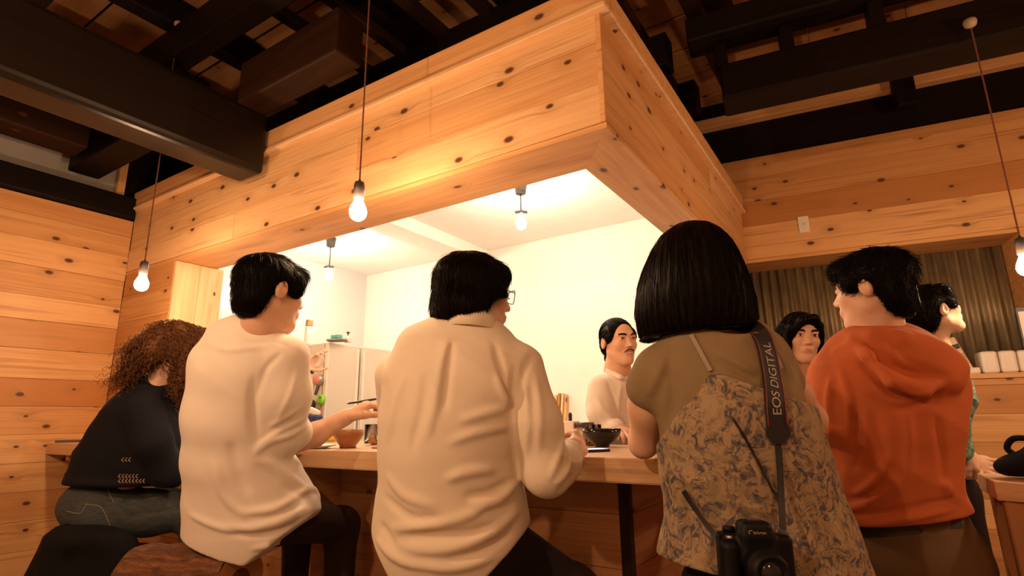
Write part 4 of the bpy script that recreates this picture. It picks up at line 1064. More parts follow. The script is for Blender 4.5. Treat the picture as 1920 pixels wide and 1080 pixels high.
def woman_camera():
    t = person('woman with a dark bob and floral camisole leaning on the counter corner', P(1420, 1080, 1.30)*np.array([1, 1, 0]))
    H = Frame(P(1296, 530, 1.46), D3(-.38, .90, -.12), ZH, 1.0)
    neck = P(1315, 612, 1.42); side = unit(D3(.97, -.10))
    B = SDF(.02); head_sdf(B, H, neck_to=neck, neck_r=.047)
    B.loft([(neck, .05, .05), (P(1340, 668, 1.40), .09, .04), (P(1375, 780, 1.37), .09, .05), (P(1410, 1000, 1.32), .10, .06), (P(1420, 1150, 1.31), .11, .08)], side, k=.04)
    sl = P(1226, 692, 1.39); el = P(1206, 832, 1.475); wl = P(1245, 830, 1.70)
    B.chain([sl, (sl+el)/2, el], (.045, .047, .036), k=.03); B.chain([el, wl], (.034, .023), k=.02)
    hand_sdf(B, wl, D3(.5, .85, .1), D3(0, 0, -1), 1, (.3, .4, .3), sc=.9)
    sr = P(1452, 690, 1.38); er = P(1522, 785, 1.46); wr = P(1500, 800, 1.66)
    B.chain([sr, (sr+er)/2, er], (.040, .040, .035), k=.03); B.chain([er, wr], (.034, .023), k=.02)
    hand_sdf(B, wr, D3(-.7, .7, .1), D3(0, 0, -1), -1, (.4, .5, .4), sc=.9)
    T = SDF(.03); pel = P(1422, 1120, 1.30); hips = [pel-side*.08, pel+side*.08]
    knees = [np.array([*(h+D3(.0, .06))[:2], .45]) for h in hips]; ank = [np.array([*(h+D3(.0, .02))[:2], .09]) for h in hips]
    legs_sdf(B, T, pel, hips, knees, ank)
    B.obj('body', .0062, M_SKIN, t); T.obj('trousers', .011, M_JEANS_DK, t)
    for a_ in ank: shoe(t, np.array([*(a_-D3(0, .05))[:2], 0]), np.array([*(a_+D3(0, .18))[:2], 0]), M_SHOE)
    # grey-brown tee underneath
    C = SDF(.03)
    C.loft([row(1270, 1375, 645, 1.42, .050), row(1232, 1432, 656, 1.40, .080), row(1218, 1462, 674, 1.385, .10), row(1226, 1478, 710, 1.37, .110), row(1240, 1494, 760, 1.355, .11), row(1250, 1498, 830, 1.34, .105), row(1275, 1505, 890, 1.33, .10)], side, k=.03)
    C.cone(P(1232, 694, 1.39), P(1219, 726, 1.41), .058, .061, k=.025); C.cone(P(1444, 682, 1.38), P(1470, 716, 1.40), .052, .050, k=.025)
    C.ell(P(1182, 790, 1.455), (.066, .09, .064), op='s', k=.008)
    C.ell(P(1372, 612, 1.36), (.06, .07, .028), op='s', k=.015)
    for pix, w, a in (([(1255, 690), (1262, 740), (1250, 800)], .012, -.008), ([(1320, 650), (1380, 680), (1420, 700)], .009, .006), ([(1330, 668), (1390, 700), (1425, 715)], .008, -.006), ([(1345, 690), (1400, 712), (1430, 722)], .008, .005), ([(1250, 650), (1235, 700), (1215, 745)], .012, .005), ([(1470, 690), (1455, 720), (1450, 750)], .010, -.008), ([(1445, 650), (1475, 680), (1490, 720)], .010, .006)):
        q = C.hits(pix, 8)
        if len(q) > 2: C.fold(q, w, a)
    C.disp.append(wrinkle(30, .002, D3(.5, 0, 1), 21))
    C.obj('tee', .0062, M_TAUPE, t)
    # floral camisole over it
    F = SDF(.03)
    F.loft([row(1310, 1496, 690, 1.368, .128), row(1262, 1514, 745, 1.355, .136), row(1234, 1522, 810, 1.342, .140), row(1244, 1538, 870, 1.332, .142), row(1262, 1556, 920, 1.325, .135), row(1258, 1580, 980, 1.315, .145), row(1242, 1604, 1050, 1.30, .16), row(1232, 1640, 1130, 1.30, .17)], side, k=.03)
    F.cut(P(1240, 1064, 1.20), -ZH+D3(-.12, 0), k=.006)
    # slanting back neckline
    F.cut(P(1325, 690, 1.28), unit(np.cross(P(1440, 735, 1.25)-P(1325, 690, 1.25), -ray(1380, 710)))*-1.0, k=.006) if False else None
    for pix, w, a in (([(1370, 780), (1410, 850), (1452, 925)], .010, .006), ([(1380, 785), (1420, 860), (1462, 920)], .009, -.006), ([(1290, 930), (1300, 990), (1290, 1055)], .014, -.014), ([(1268, 950), (1262, 1000), (1255, 1055)], .012, .010), ([(1320, 960), (1330, 1010), (1325, 1060)], .014, .010), ([(1480, 930), (1510, 1000), (1530, 1070)], .016, .010), ([(1500, 920), (1540, 1000), (1565, 1070)], .014, -.010), ([(1350, 930), (1400, 950), (1450, 960)], .012, .006), ([(1250, 870), (1290, 900), (1340, 905)], .012, .005), ([(1535, 900), (1565, 980), (1590, 1060)], .014, .008)):
        q = F.hits(pix, 8)
        if len(q) > 2: F.fold(q, w, a)
    F.disp.append(wrinkle(26, .003, D3(1, 0, .25), 23))
    # open back above the slanting edge: cut by a plane through the edge line seen in the photo
    e0, e1 = F.hit(1330, 694), F.hit(1436, 730)
    nrm = unit(np.cross(e1-e0, ray(1385, 712))); nrm = nrm if nrm[2] > 0 else -nrm
    F.cut(e0, nrm, k=.005)
    e2, e3 = F.hit(1322, 700), F.hit(1246, 812)
    nr2 = unit(np.cross(e3-e2, ray(1285, 755))); nr2 = nr2 if nr2@RH < 0 else -nr2
    F.cut(e2, nr2, k=.005)
    F.obj('camisole', .0062, M_FLORAL, t)
    def strap(name, pix, w, mat, over, off=.004, n=22):
        q = [over.hit(*p) for p in spline([(a_, b_, 0) for a_, b_ in pix], n)[:, :2]]; q = np.array([p for p in q if p is not None])
        return ribbon(name, q, w, mat, t, over, off)
    strap('shoulder_strap', [(1296, 630), (1310, 655), (1322, 678), (1332, 696)], .010, plain('grey_strap', (.33, .27, .20), .8), C)
    strap('shoulder_strap', [(1436, 640), (1452, 665), (1462, 690)], .010, plain('grey_strap_b', (.33, .27, .20), .8), C)
    # hair: smooth bob
    K = SDF(.03)
    K.ell(H.at(0, -.015, .042), np.array([.088, .104, .080]), H.A)
    K.loft([(P(1300, 480, 1.46), .092, .10), (P(1300, 540, 1.455), .125, .125), (P(1303, 595, 1.45), .137, .13), (P(1303, 612, 1.45), .132, .125)], side, k=.05)
    K.ell(H.at(0, .115, -.06), np.array([.055, .075, .12]), H.A, op='s', k=.02)
    K.cut(P(1300, 620, 1.36), -ZH+D3(.05, 0, 0), k=.012)
    K.disp.append(lambda p: -.0007*np.sin(np.arctan2((p-H.c)@RH, (p-H.c)@AH)*46+2*np.sin(p[:, 2]*14)))
    cr = H.at(0, -.02, .13)
    grow_hair(K, M_HAIR_BR, t, lambda p: unit_rows(p-cr)*.25-ZH, 2600, .13, lift=.004, rad=.0011, seed=8, wob=.07)
    return C, F, t
def ribbon(name, q, w, mat, parent, over=None, off=.004, th=.002, nrm=None):
    """flat strap through points q; w scalar or list of half... widths; returns object and its frames"""
    q = np.asarray(q, float); n = len(q); w = np.full(n, w) if np.isscalar(w) else np.asarray(w, float)
    if n > 12:
        for _ in range(10): q[1:-1] = (q[:-2]+2*q[1:-1]+q[2:])/4
    tg = unit_rows(np.gradient(q, axis=0)); g = np.zeros_like(q)
    for i, p in enumerate(q):
        if over is not None:
            v = over.val(np.array([p, p+[.006, 0, 0], p+[0, .006, 0], p+[0, 0, .006]])); g[i] = unit(v[1:]-v[0])
        else: g[i] = nrm
    for _ in range(10): g[1:-1] = unit_rows(g[:-2]+g[1:-1]*2+g[2:])
    c = q+g*off; sd = unit_rows(np.cross(tg, g))
    vs = []; fs = []
    for i in range(n):
        for s_, o in ((-1, -th), (1, -th), (1, th), (-1, th)): vs.append(tuple(c[i]+sd[i]*s_*w[i]/2+g[i]*o))
    for i in range(n-1):
        for k in range(4): j = (k+1) % 4; fs.append((4*i+k, 4*i+j, 4*i+4+j, 4*i+4+k))
    fs += [(3, 2, 1, 0), tuple(4*(n-1)+k for k in range(4))]
    return py_obj(name, vs, fs, mat, parent), (c, tg, sd, g)
WC, WFl, wperson = woman_camera()

# ---------------------------------------------------------------- camera and strap hanging at her back
M_STRAP = plain('black_webbing', (.010, .008, .008), .6); M_RED = plain('red_edge', (.16, .012, .010), .6); M_PRINT = plain('strap_print', (.42, .36, .30), .6)
M_CAMBODY = plain('camera_black', (.005, .0045, .0045), .5, **{'Specular IOR Level': .2}); M_GLASS = plain('lens_glass', (.02, .02, .025), .08)
cc = P(1415, 1030, 1.07)
cam_t = empty('camera', tuple(P(1415, 1080, 1.07))); tag(cam_t, 'black camera hanging on its strap at the woman\'s back', 'camera')
def both_hit(x, y):
    a, b = WC.hit(x, y), WFl.hit(x, y)
    a = a if a is not None else b; b = b if b is not None else a
    return a if (a-CAM)@FW < (b-CAM)@FW else b
class Both:
    def val(s, p): return np.minimum(WC.val(p), WFl.val(p))
def hits2(pix, n): return np.array([both_hit(*q) for q in spline([(a_, b_, 0) for a_, b_ in pix], n)[:, :2]])
q = hits2([(1418, 617), (1431, 650), (1441, 700), (1448, 750), (1453, 795), (1456, 832)], 30)
ww = np.interp(np.linspace(0, 1, 31), [0, .1, .8, .86, .92, 1], [.040, .046, .046, .050, .050, .016])
ob, (c, tg, sd, g) = ribbon('strap_pad', q, ww, M_STRAP, cam_t, Both(), .010, .003)
k0, k1 = 3, 25
for s_ in (-1, 1):
    tube('piping', [c[i]+sd[i]*s_*ww[i]*.46+g[i]*.003 for i in range(1, 26)], .0016, M_RED, ob, 5)
# lettering, running up the pad
fc = bpy.data.curves.new('t', 'FONT'); fc.body = 'EOS DIGITAL'; fc.size = 1.0; fo_ = bpy.data.objects.new('t', fc); COL.objects.link(fo_)
bpy.context.view_layer.update(); me = bpy.data.meshes.new_from_object(fo_); bpy.data.objects.remove(fo_, do_unlink=True)
co = np.array([v.co[:] for v in me.vertices]); x0, x1 = co[:, 0].min(), co[:, 0].max(); y1 = co[:, 1].max()
seg = np.concatenate([[0], np.cumsum(np.linalg.norm(c[1:]-c[:-1], axis=1))])
sA = np.interp(772, [CAMY for CAMY in np.linspace(617, 832, 31)], seg); sB = np.interp(656, np.linspace(617, 832, 31), seg)
lh = .019
tt_ = sA+(sB-sA)*(co[:, 0]-x0)/(x1-x0)
mk = lambda arr, s_: np.stack([np.interp(s_, seg, arr[:, i]) for i in range(3)], 1)
sdir = mk(sd, tt_); sdir = sdir*(-1 if sd[10]@RH > 0 else 1)            # letters' tops point to the left
pos = mk(c, tt_)+sdir*((co[:, 1]/y1-.5)*lh)[:, None]+mk(g, tt_)*.0042
for v, p_ in zip(me.vertices, pos): v.co = p_
me.update(); mesh_obj('lettering', me, M_PRINT, ob)
# webbing down to the camera; the last strip only imitates a shaded crease
def webbing_and_crease(pix, w, n=16, d_end=None):
    q = hits2(pix, n)
    if d_end is not None:
        for i in range(n+1):
            f_ = i/n; tgt = P(*spline([(a_, b_, 0) for a_, b_ in pix], n)[i][:2], d_end); q[i] = q[i]*(1-f_**2)+tgt*f_**2
    return ribbon('webbing_and_crease', q, w, M_STRAP, cam_t, Both(), .006, .0015)
webbing_and_crease([(1456, 828), (1460, 880), (1463, 940), (1466, 992)], .013, 18, 1.09)
webbing_and_crease([(1284, 918), (1300, 945), (1320, 975), (1342, 1004)], .012, 16, 1.09)
webbing_and_crease([(1372, 785), (1395, 825), (1422, 875), (1448, 922)], .004)  # thin black strip standing in for the shade of a camisole crease
# camera body, lens towards us
fwd = unit(D3(-.10, -.98, .05)); upv = unit(D3(.03, .05, 1)-fwd*(D3(.03, .05, 1)@fwd)); rgt = np.cross(upv, fwd)   # local x right as seen, y out
CF = frame(P(1415, 1045, 1.10), rgt, fwd, upv)
def cpart(name, S, vox, mat, parent=None):
    v, f = S.mesh(vox); me = bpy.data.meshes.new(name); me.from_pydata([tuple(p) for p in v], [], [tuple(q_) for q_ in f]); me.update(); return mesh_obj(name, me, mat, parent or cam_t, CF, True)
sgn = 1 if rgt@RH > 0 else -1
S = SDF(.008); S.rbox((0, 0, 0), (.069, .026, .045), .010); S.rbox((sgn*-.052, .018, -.005), (.016, .022, .038), .012); S.rbox((0, .010, .050), (.030, .030, .020), .012); S.rbox((0, .022, .020), (.034, .016, .036), .012)
cpart('camera_body', S, .0035, M_CAMBODY)
mesh_obj('lens', lathe_mesh('lens', [(.034, 0), (.034, .03), (.036, .032), (.036, .055), (.033, .058), (.031, .075), (.026, .075), (.020, .066), (.0001, .063)], 28), M_CAMBODY, cam_t, CF @ frame((0, .030, -.010), (1, 0, 0), (0, 0, 1), (0, 1, 0)), True)
mesh_obj('lens_glass', lathe_mesh('lens_glass', [(.024, 0), (.016, .006), (.0001, .009)], 20), M_GLASS, cam_t, CF @ frame((0, .094, -.010), (1, 0, 0), (0, 0, 1), (0, 1, 0)), True)
mesh_obj('mode_dial', lathe_mesh('mode_dial', [(.012, 0), (.012, .009), (.010, .010)], 20), M_CAMBODY, cam_t, CF @ Matrix.Translation((sgn*-.045, -.002, .046)), True)
mesh_obj('shutter_button', lathe_mesh('shutter_button', [(.007, 0), (.007, .005), (.005, .006)], 16), plain('button_silver', (.5, .48, .45), .25, .8), cam_t, CF @ Matrix.Translation((sgn*-.052, .026, .036)), True)
box('hot_shoe', (-.010, -.004, .069), (.010, .014, .073), plain('shoe_metal', (.3, .3, .3), .3, .9), cam_t, CF, bev=.001)
fc = bpy.data.curves.new('t', 'FONT'); fc.body = 'Canon'; fc.size = .0125; fc.extrude = .0004; fo_ = bpy.data.objects.new('t', fc); COL.objects.link(fo_)
bpy.context.view_layer.update(); me = bpy.data.meshes.new_from_object(fo_); bpy.data.objects.remove(fo_, do_unlink=True)
mesh_obj('logo', me, M_PRINT, cam_t, CF @ frame((sgn*-.019, .0405, .046), (sgn, 0, 0), (0, 0, 1), (0, 1, 0)))

# ================================================================ man in the orange hoodie
M_ORANGE = cloth('orange_fleece', (.50, .125, .04), var=.06, weave=420)
M_OLIVE = cloth('olive_cotton', (.14, .085, .040))
def man_orange():
    t = person('man in an orange hooded sweatshirt and olive trousers, seen from behind', P(1690, 1060, 1.66)*np.array([1, 1, 0]))
    H = Frame(P(1633, 543, 1.74), D3(-.62, .78, -.03), ZH, 1.02)
    neck = P(1648, 622, 1.72); side = unit(D3(.97, -.22))
    B = SDF(.02); head_sdf(B, H, neck_to=neck)
    B.loft([(neck, .06, .06), (P(1665, 700, 1.73), .09, .04), (P(1670, 850, 1.69), .09, .05), (P(1695, 1050, 1.69), .11, .08)], side, k=.04)
    sl = P(1566, 718, 1.76); el = P(1554, 855, 1.82); wl = P(1480, 850, 2.02)
    B.chain([sl, el, wl], (.034, .032, .026), k=.02); hand_sdf(B, wl, D3(-.9, .4, 0), D3(0, 0, -1), 1, (.3, .4, .3))
    sr = P(1758, 740, 1.69); er = P(1752, 870, 1.76); wr = P(1680, 870, 1.95)
    B.chain([sr, er, wr], (.034, .032, .026), k=.02); hand_sdf(B, wr, D3(-.9, .4, 0), D3(0, 0, -1), -1, (.3, .4, .3))
    T = SDF(.03); pel = P(1705, 1040, 1.70); hips = [pel-side*.085-ZH*.04, pel+side*.085-ZH*.04]
    knees = [np.array([*(h+D3(-.02, .05))[:2], .43]) for h in hips]; ank = [np.array([*(h+D3(.0, .0))[:2], .09]) for h in hips]
    legs_sdf(B, T, pel, hips, knees, ank, rt=(.11, .075, .06))
    T.loft([row(1592, 1800, 985, 1.69, .13), row(1592, 1820, 1040, 1.69, .145), row(1595, 1825, 1110, 1.69, .14)], side, k=.04)
    B.obj('body', .0062, M_SKIN, t)
    for pix, w, a in (([(1620, 1015), (1700, 1010), (1790, 1000)], .006, .003), ([(1705, 1020), (1712, 1080)], .006, -.004)):
        q = T.hits(pix, 8)
        if len(q) > 2: T.fold(q, w, a)
    T.obj('trousers', .0085, M_OLIVE, t)
    q = T.hits([(1600, 1000), (1690, 994), (1800, 978)], 14)
    if len(q) > 3: ribbon('belt', q, .030, plain('dark_belt', (.02, .012, .008), .5), t, T, .003)
    for a_ in ank: shoe(t, np.array([*(a_-D3(-.03, .05))[:2], 0]), np.array([*(a_+D3(-.08, .17))[:2], 0]), M_SHOE)
    C = SDF(.03)
    C.loft([row(1600, 1712, 642, 1.72, .06), row(1572, 1745, 660, 1.715, .09), row(1548, 1778, 690, 1.70, .125), row(1538, 1785, 740, 1.69, .14), row(1545, 1778, 800, 1.68, .14), row(1552, 1776, 870, 1.675, .135), row(1568, 1778, 930, 1.675, .14), row(1584, 1796, 972, 1.68, .145), row(1590, 1800, 1000, 1.68, .14)], side, k=.035)
    C.chain([P(1562, 705, 1.76), P(1548, 790, 1.78), P(1556, 852, 1.82)], (.066, .066, .058), k=.03); C.cone(P(1556, 852, 1.82), P(1500, 850, 1.97), .054, .042, k=.03)
    C.chain([P(1762, 725, 1.67), P(1752, 870, 1.76)], (.062, .058), k=.04); C.cone(P(1752, 870, 1.76), P(1690, 868, 1.92), .052, .042, k=.03)
    # hood lying on the back
    ha = unit(P(1768, 668, 1.6)-P(1640, 640, 1.66)); hb = unit(ray(1700, 680)*-1+ZH*.55); hb = unit(hb-ha*(hb@ha)); hc = np.cross(ha, hb)
    C.ell(P(1698, 672, 1.615), (.155, .075, .085), np.array([ha, hb, hc]), k=.03)
    C.ell(P(1712, 700, 1.585), (.12, .055, .05), np.array([ha, hb, hc]), k=.03)
    C.chain([P(1600, 640, 1.66), P(1625, 668, 1.585), P(1675, 712, 1.53), P(1730, 730, 1.52), P(1772, 706, 1.54), P(1772, 672, 1.60)], (.016, .019, .021, .021, .019, .016), k=.014)
    C.chain([P(1596, 628, 1.70), P(1640, 632, 1.625), P(1690, 640, 1.59), P(1735, 656, 1.59), P(1768, 676, 1.60)], (.018, .024, .024, .022, .016), k=.02)
    C.ell(P(1716, 690, 1.525), (.09, .03, .012), np.array([ha, hb, hc]), op='s', k=.02)
    C.cut(P(1690, 988, 1.55), -ZH+D3(.12, .0), k=.008)
    for pix, w, a in (([(1600, 930), (1640, 900), (1672, 850)], .012, .010), ([(1590, 940), (1640, 925), (1690, 870)], .010, -.008), ([(1585, 955), (1620, 945), (1660, 915)], .012, .010), ([(1600, 760), (1606, 830), (1600, 880)], .014, -.012), ([(1575, 690), (1592, 750), (1598, 820)], .012, .007), ([(1560, 700), (1552, 760), (1560, 820)], .012, .006),
                      ([(1640, 770), (1650, 850), (1690, 900)], .018, -.008), ([(1700, 760), (1705, 850), (1690, 920)], .016, .006), ([(1755, 780), (1768, 850), (1770, 905)], .012, -.010), ([(1765, 905), (1778, 915), (1782, 930)], .012, .010),
                      ([(1620, 985), (1700, 975), (1790, 955)], .010, .006), ([(1590, 965), (1690, 955), (1785, 935)], .008, -.007), ([(1630, 740), (1680, 768), (1740, 752)], .010, -.010), ([(1615, 640), (1650, 690), (1700, 735), (1750, 735)], .008, .008), ([(1600, 660), (1640, 710), (1690, 745)], .008, -.007), ([(1660, 640), (1690, 680), (1740, 700)], .010, .006), ([(1560, 660), (1575, 650), (1600, 640)], .012, .004)):
        q = C.hits(pix, 8)
        if len(q) > 2: C.fold(q, w, a)
    C.disp.append(wrinkle(24, .0025, D3(.5, 0, 1), 31))
    C.obj('hoodie', .0066, M_ORANGE, t)
    K = SDF(.02); a = H.at
    K.ell(a(0, -.022, .042), np.array([.090, .108, .086]), H.A); K.ell(a(0, -.066, -.030), np.array([.072, .046, .068]), H.A, k=.03)
    K.ell(a(0, .062, .070), np.array([.066, .042, .034]), H.A, k=.03)
    for e in (-1, 1): K.ell(a(e*.075, .030, .022), np.array([.014, .026, .036]), H.A, k=.02)
    K.ell(a(0, .118, -.045), np.array([.085, .068, .088]), H.A, op='s', k=.02)
    for e in (-1, 1): K.ell(a(e*.092, -.003, -.034), np.array([.028, .030, .042]), H.A, op='s', k=.012)
    K.cut(a(0, -.1, -.096), -H.z-H.y*.2, k=.02)
    cr = a(0, -.05, .125)
    grow_hair(K, M_HAIR, t, lambda p: unit_rows(p-cr)*.8+ZH*.1, 2600, .055, lift=.012, rad=.0012, seed=13, wob=.4)
man_orange()
# ================================================================ man in the teal shirt looking up to the right
def teal_mat():
    n = NT('teal_print'); tc = n.n('ShaderNodeTexCoord'); o = tc.outputs['Object']
    f = n.noise(o, 55, 4, .7, .8); n.l(n.ramp(f, [(.42, (.04, .17, .15)), (.5, (.10, .32, .27)), (.6, (.42, .42, .30))]), n.b.inputs['Base Color']); set_p(n.b, None, .8); return n.m
def man_teal():
    t = person('man in a teal print shirt with lit face, looking up to the right', P(1745, 1000, 2.45)*np.array([1, 1, 0]))
    H = Frame(P(1748, 582, 2.40), D3(.90, -.02, .32), D3(-.33, 0, .94), 1.0)
    neck = P(1748, 655, 2.42); side = unit(D3(.25, -.97)); fw = unit(D3(.97, .25))
    B = SDF(.02); head_sdf(B, H, neck_to=neck, neck_r=.05)
    B.loft([(neck, .06, .06), (P(1738, 712, 2.45), .09, .05), (P(1735, 900, 2.45), .09, .07)], side, k=.04)
    sr = P(1778, 712, 2.28); er = P(1788, 800, 2.24); wr = P(1806, 842, 2.26)
    B.chain([sr, er, wr], (.042, .036, .027), k=.03)
    hand_sdf(B, wr, unit(P(1832, 870, 2.26)-wr), D3(-.3, .8, -.3), -1, (.7, .9, .6), .02, .98, thumb_curl=.6, thumb_out=.3)
    sl = P(1740, 715, 2.62); el = P(1760, 830, 2.66); wl = P(1810, 860, 2.6)
    B.chain([sl, el, wl], (.042, .036, .026), k=.03); hand_sdf(B, wl, D3(.8, -.2, -.3), D3(0, -1, 0), 1, (.4, .5, .4))
    T = SDF(.03); pel = P(1745, 920, 2.45); hips = [pel+side*.08, pel-side*.08]
    knees = [np.array([*(h+D3(.05, 0))[:2], .45]) for h in hips]; ank = [np.array([*(h+D3(.03, 0))[:2], .09]) for h in hips]
    legs_sdf(B, T, pel, hips, knees, ank, rt=(.10, .07, .055)); T.cone(P(1775, 890, 2.36), P(1800, 1010, 2.36), .07, .075, k=.05)
    B.obj('body', .005, M_SKIN2, t); T.obj('trousers', .01, M_JEANS_DK, t)
    for a_ in ank: shoe(t, np.array([*(a_-fw*.05)[:2], 0]), np.array([*(a_+fw*.18)[:2], 0]), M_SHOE)
    C = SDF(.03)
    C.loft([(P(1745, 686, 2.43), .08, .06), (P(1742, 704, 2.44), .16, .09), (P(1740, 740, 2.45), .17, .11), (P(1738, 880, 2.45), .16, .12)], side, k=.04)
    C.chain([P(1778, 715, 2.29), P(1788, 790, 2.24), P(1796, 845, 2.24)], (.060, .052, .050), k=.03)
    C.cut(P(1740, 900, 2.4), -ZH, k=.006); C.disp.append(wrinkle(45, .004, D3(.2, 0, 1), 41))
    C.ell(P(1815, 862, 2.25), (.05, .05, .045), op='s', k=.01)
    C.obj('shirt', .007, teal_mat(), t)
    tube('wrist_band', [wr+unit(np.cross(wr-er, ZH))*.031*math.cos(k)+unit(np.cross(np.cross(wr-er, ZH), wr-er))*.031*math.sin(k) for k in np.linspace(0, 2*math.pi, 17)], .004, M_BLACK, t, 6)
    face_parts(H, t)
    K = SDF(.02); a = H.at
    K.ell(a(0, -.022, .036), np.array([.085, .100, .084]), H.A); K.ell(a(0, -.062, -.022), np.array([.068, .046, .062]), H.A, k=.03); K.ell(a(0, .062, .064), np.array([.062, .034, .030]), H.A, k=.03)
    for e in (-1, 1): K.ell(a(e*.073, .035, .020), np.array([.012, .022, .034]), H.A, k=.02)
    K.ell(a(0, .118, -.040), np.array([.085, .062, .088]), H.A, op='s', k=.02)
    for e in (-1, 1): K.ell(a(e*.092, .0, -.030), np.array([.028, .030, .042]), H.A, op='s', k=.012)
    K.cut(a(0, -.1, -.085), -H.z-H.y*.2, k=.02); cr = a(0, -.04, .12)
    grow_hair(K, M_HAIR, t, lambda p: unit_rows(p-cr)*.9-ZH*.2, 1500, .06, vox=.007, lift=.010, rad=.0014, seed=17, wob=.35)
man_teal()

# ================================================================ young woman facing us
def pink_mat():
    n = NT('salmon_print'); tc = n.n('ShaderNodeTexCoord'); f = n.noise(tc.outputs['Object'], 70, 3, .6, .8)
    n.l(n.ramp(f, [(.42, (.55, .22, .15)), (.56, (.68, .36, .27))]), n.b.inputs['Base Color']); set_p(n.b, None, .8); return n.m
def woman_facing():
    t = person('young woman with shoulder-length black hair facing the viewer', P(1510, 1000, 2.66)*np.array([1, 1, 0]))
    H = Frame(P(1502, 632, 2.60), D3(-.16, -.98, -.10), D3(.08, 0, 1), 1.0)
    neck = P(1512, 690, 2.65); side = unit(D3(.98, .2))
    B = SDF(.02); head_sdf(B, H, ears=False, neck_to=neck, neck_r=.043)
    B.loft([(neck, .05, .05), (P(1515, 732, 2.67), .08, .04), (P(1515, 900, 2.68), .09, .07)], side, k=.04)
    for s_ in (-1, 1):
        sh = P(1515, 725, 2.66)+side*.15*s_; e_ = sh-ZH*.27+D3(.02*s_, .02); w_ = e_+D3(-.05*s_, -.2, .02)
        B.chain([sh, e_, w_], (.038, .033, .023), k=.03); hand_sdf(B, w_, D3(-.5*s_, -.85, 0), D3(0, 0, -1), -s_, (.3, .4, .3), sc=.9)
    T = SDF(.03); pel = P(1515, 920, 2.68); hips = [pel-side*.075, pel+side*.075]
    knees = [np.array([*(h)[:2], .45]) for h in hips]; ank = [np.array([*(h+D3(0, .02))[:2], .09]) for h in hips]
    legs_sdf(B, T, pel, hips, knees, ank)
    B.obj('body', .0042, M_SKIN, t); T.obj('trousers', .012, M_JEANS_DK, t)
    for a_ in ank: shoe(t, np.array([*(a_+D3(0, .05))[:2], 0]), np.array([*(a_-D3(0, .17))[:2], 0]), M_SHOE)
    C = SDF(.03); C.loft([(P(1513, 710, 2.66), .075, .055), (P(1514, 720, 2.66), .13, .075), (P(1515, 750, 2.67), .15, .095), (P(1515, 900, 2.68), .14, .11)], side, k=.04)
    for s_ in (-1, 1):
        sh = P(1515, 728, 2.66)+side*.145*s_; C.cone(sh, sh-ZH*.17, .056, .06)
    C.ell(P(1505, 700, 2.60), (.05, .06, .05), op='s', k=.01); C.cut(P(1515, 915, 2.6), -ZH)
    C.disp.append(wrinkle(50, .003, D3(1, 0, .4), 51)); C.obj('blouse', .008, pink_mat(), t)
    face_parts(H, t, gaze=(.001, 0))
    K = SDF(.02); a = H.at
    K.ell(a(0, -.018, .040), np.array([.083, .100, .082]), H.A)
    K.loft([(a(-.074, -.03, .02), .014, .05), (a(-.082, -.03, -.05), .014, .05), (a(-.086, -.03, -.13), .016, .045)], H.x, k=.03)
    K.loft([(a(.068, -.01, .03), .030, .06), (a(.090, -.005, -.05), .038, .065), (a(.108, -.01, -.14), .044, .06)], H.x, k=.03)
    K.loft([(a(0, -.085, .0), .08, .03), (a(0, -.085, -.13), .095, .035)], H.x, k=.04)
    # side-swept fringe: skin shows from the parting to her right temple
    K.chain([a(-.030, .070, .085), a(.022, .088, .070), a(.058, .070, .035), a(.072, .045, -.02)], (.018, .020, .020, .018), k=.02)
    K.chain([a(-.034, .068, .085), a(-.058, .058, .055), a(-.068, .045, .0)], (.014, .012, .012), k=.02)
    K.ell(a(-.020, .122, -.030), np.array([.078, .082, .105]), H.A, op='s', k=.012)
    K.cut(a(0, 0, -.165), -H.z, k=.01)
    cr = a(-.030, .02, .13)
    grow_hair(K, M_HAIR, t, lambda p: unit_rows(p-cr)*.5-ZH*.9, 1500, .10, vox=.006, lift=.004, rad=.0014, seed=19, wob=.12)
woman_facing()

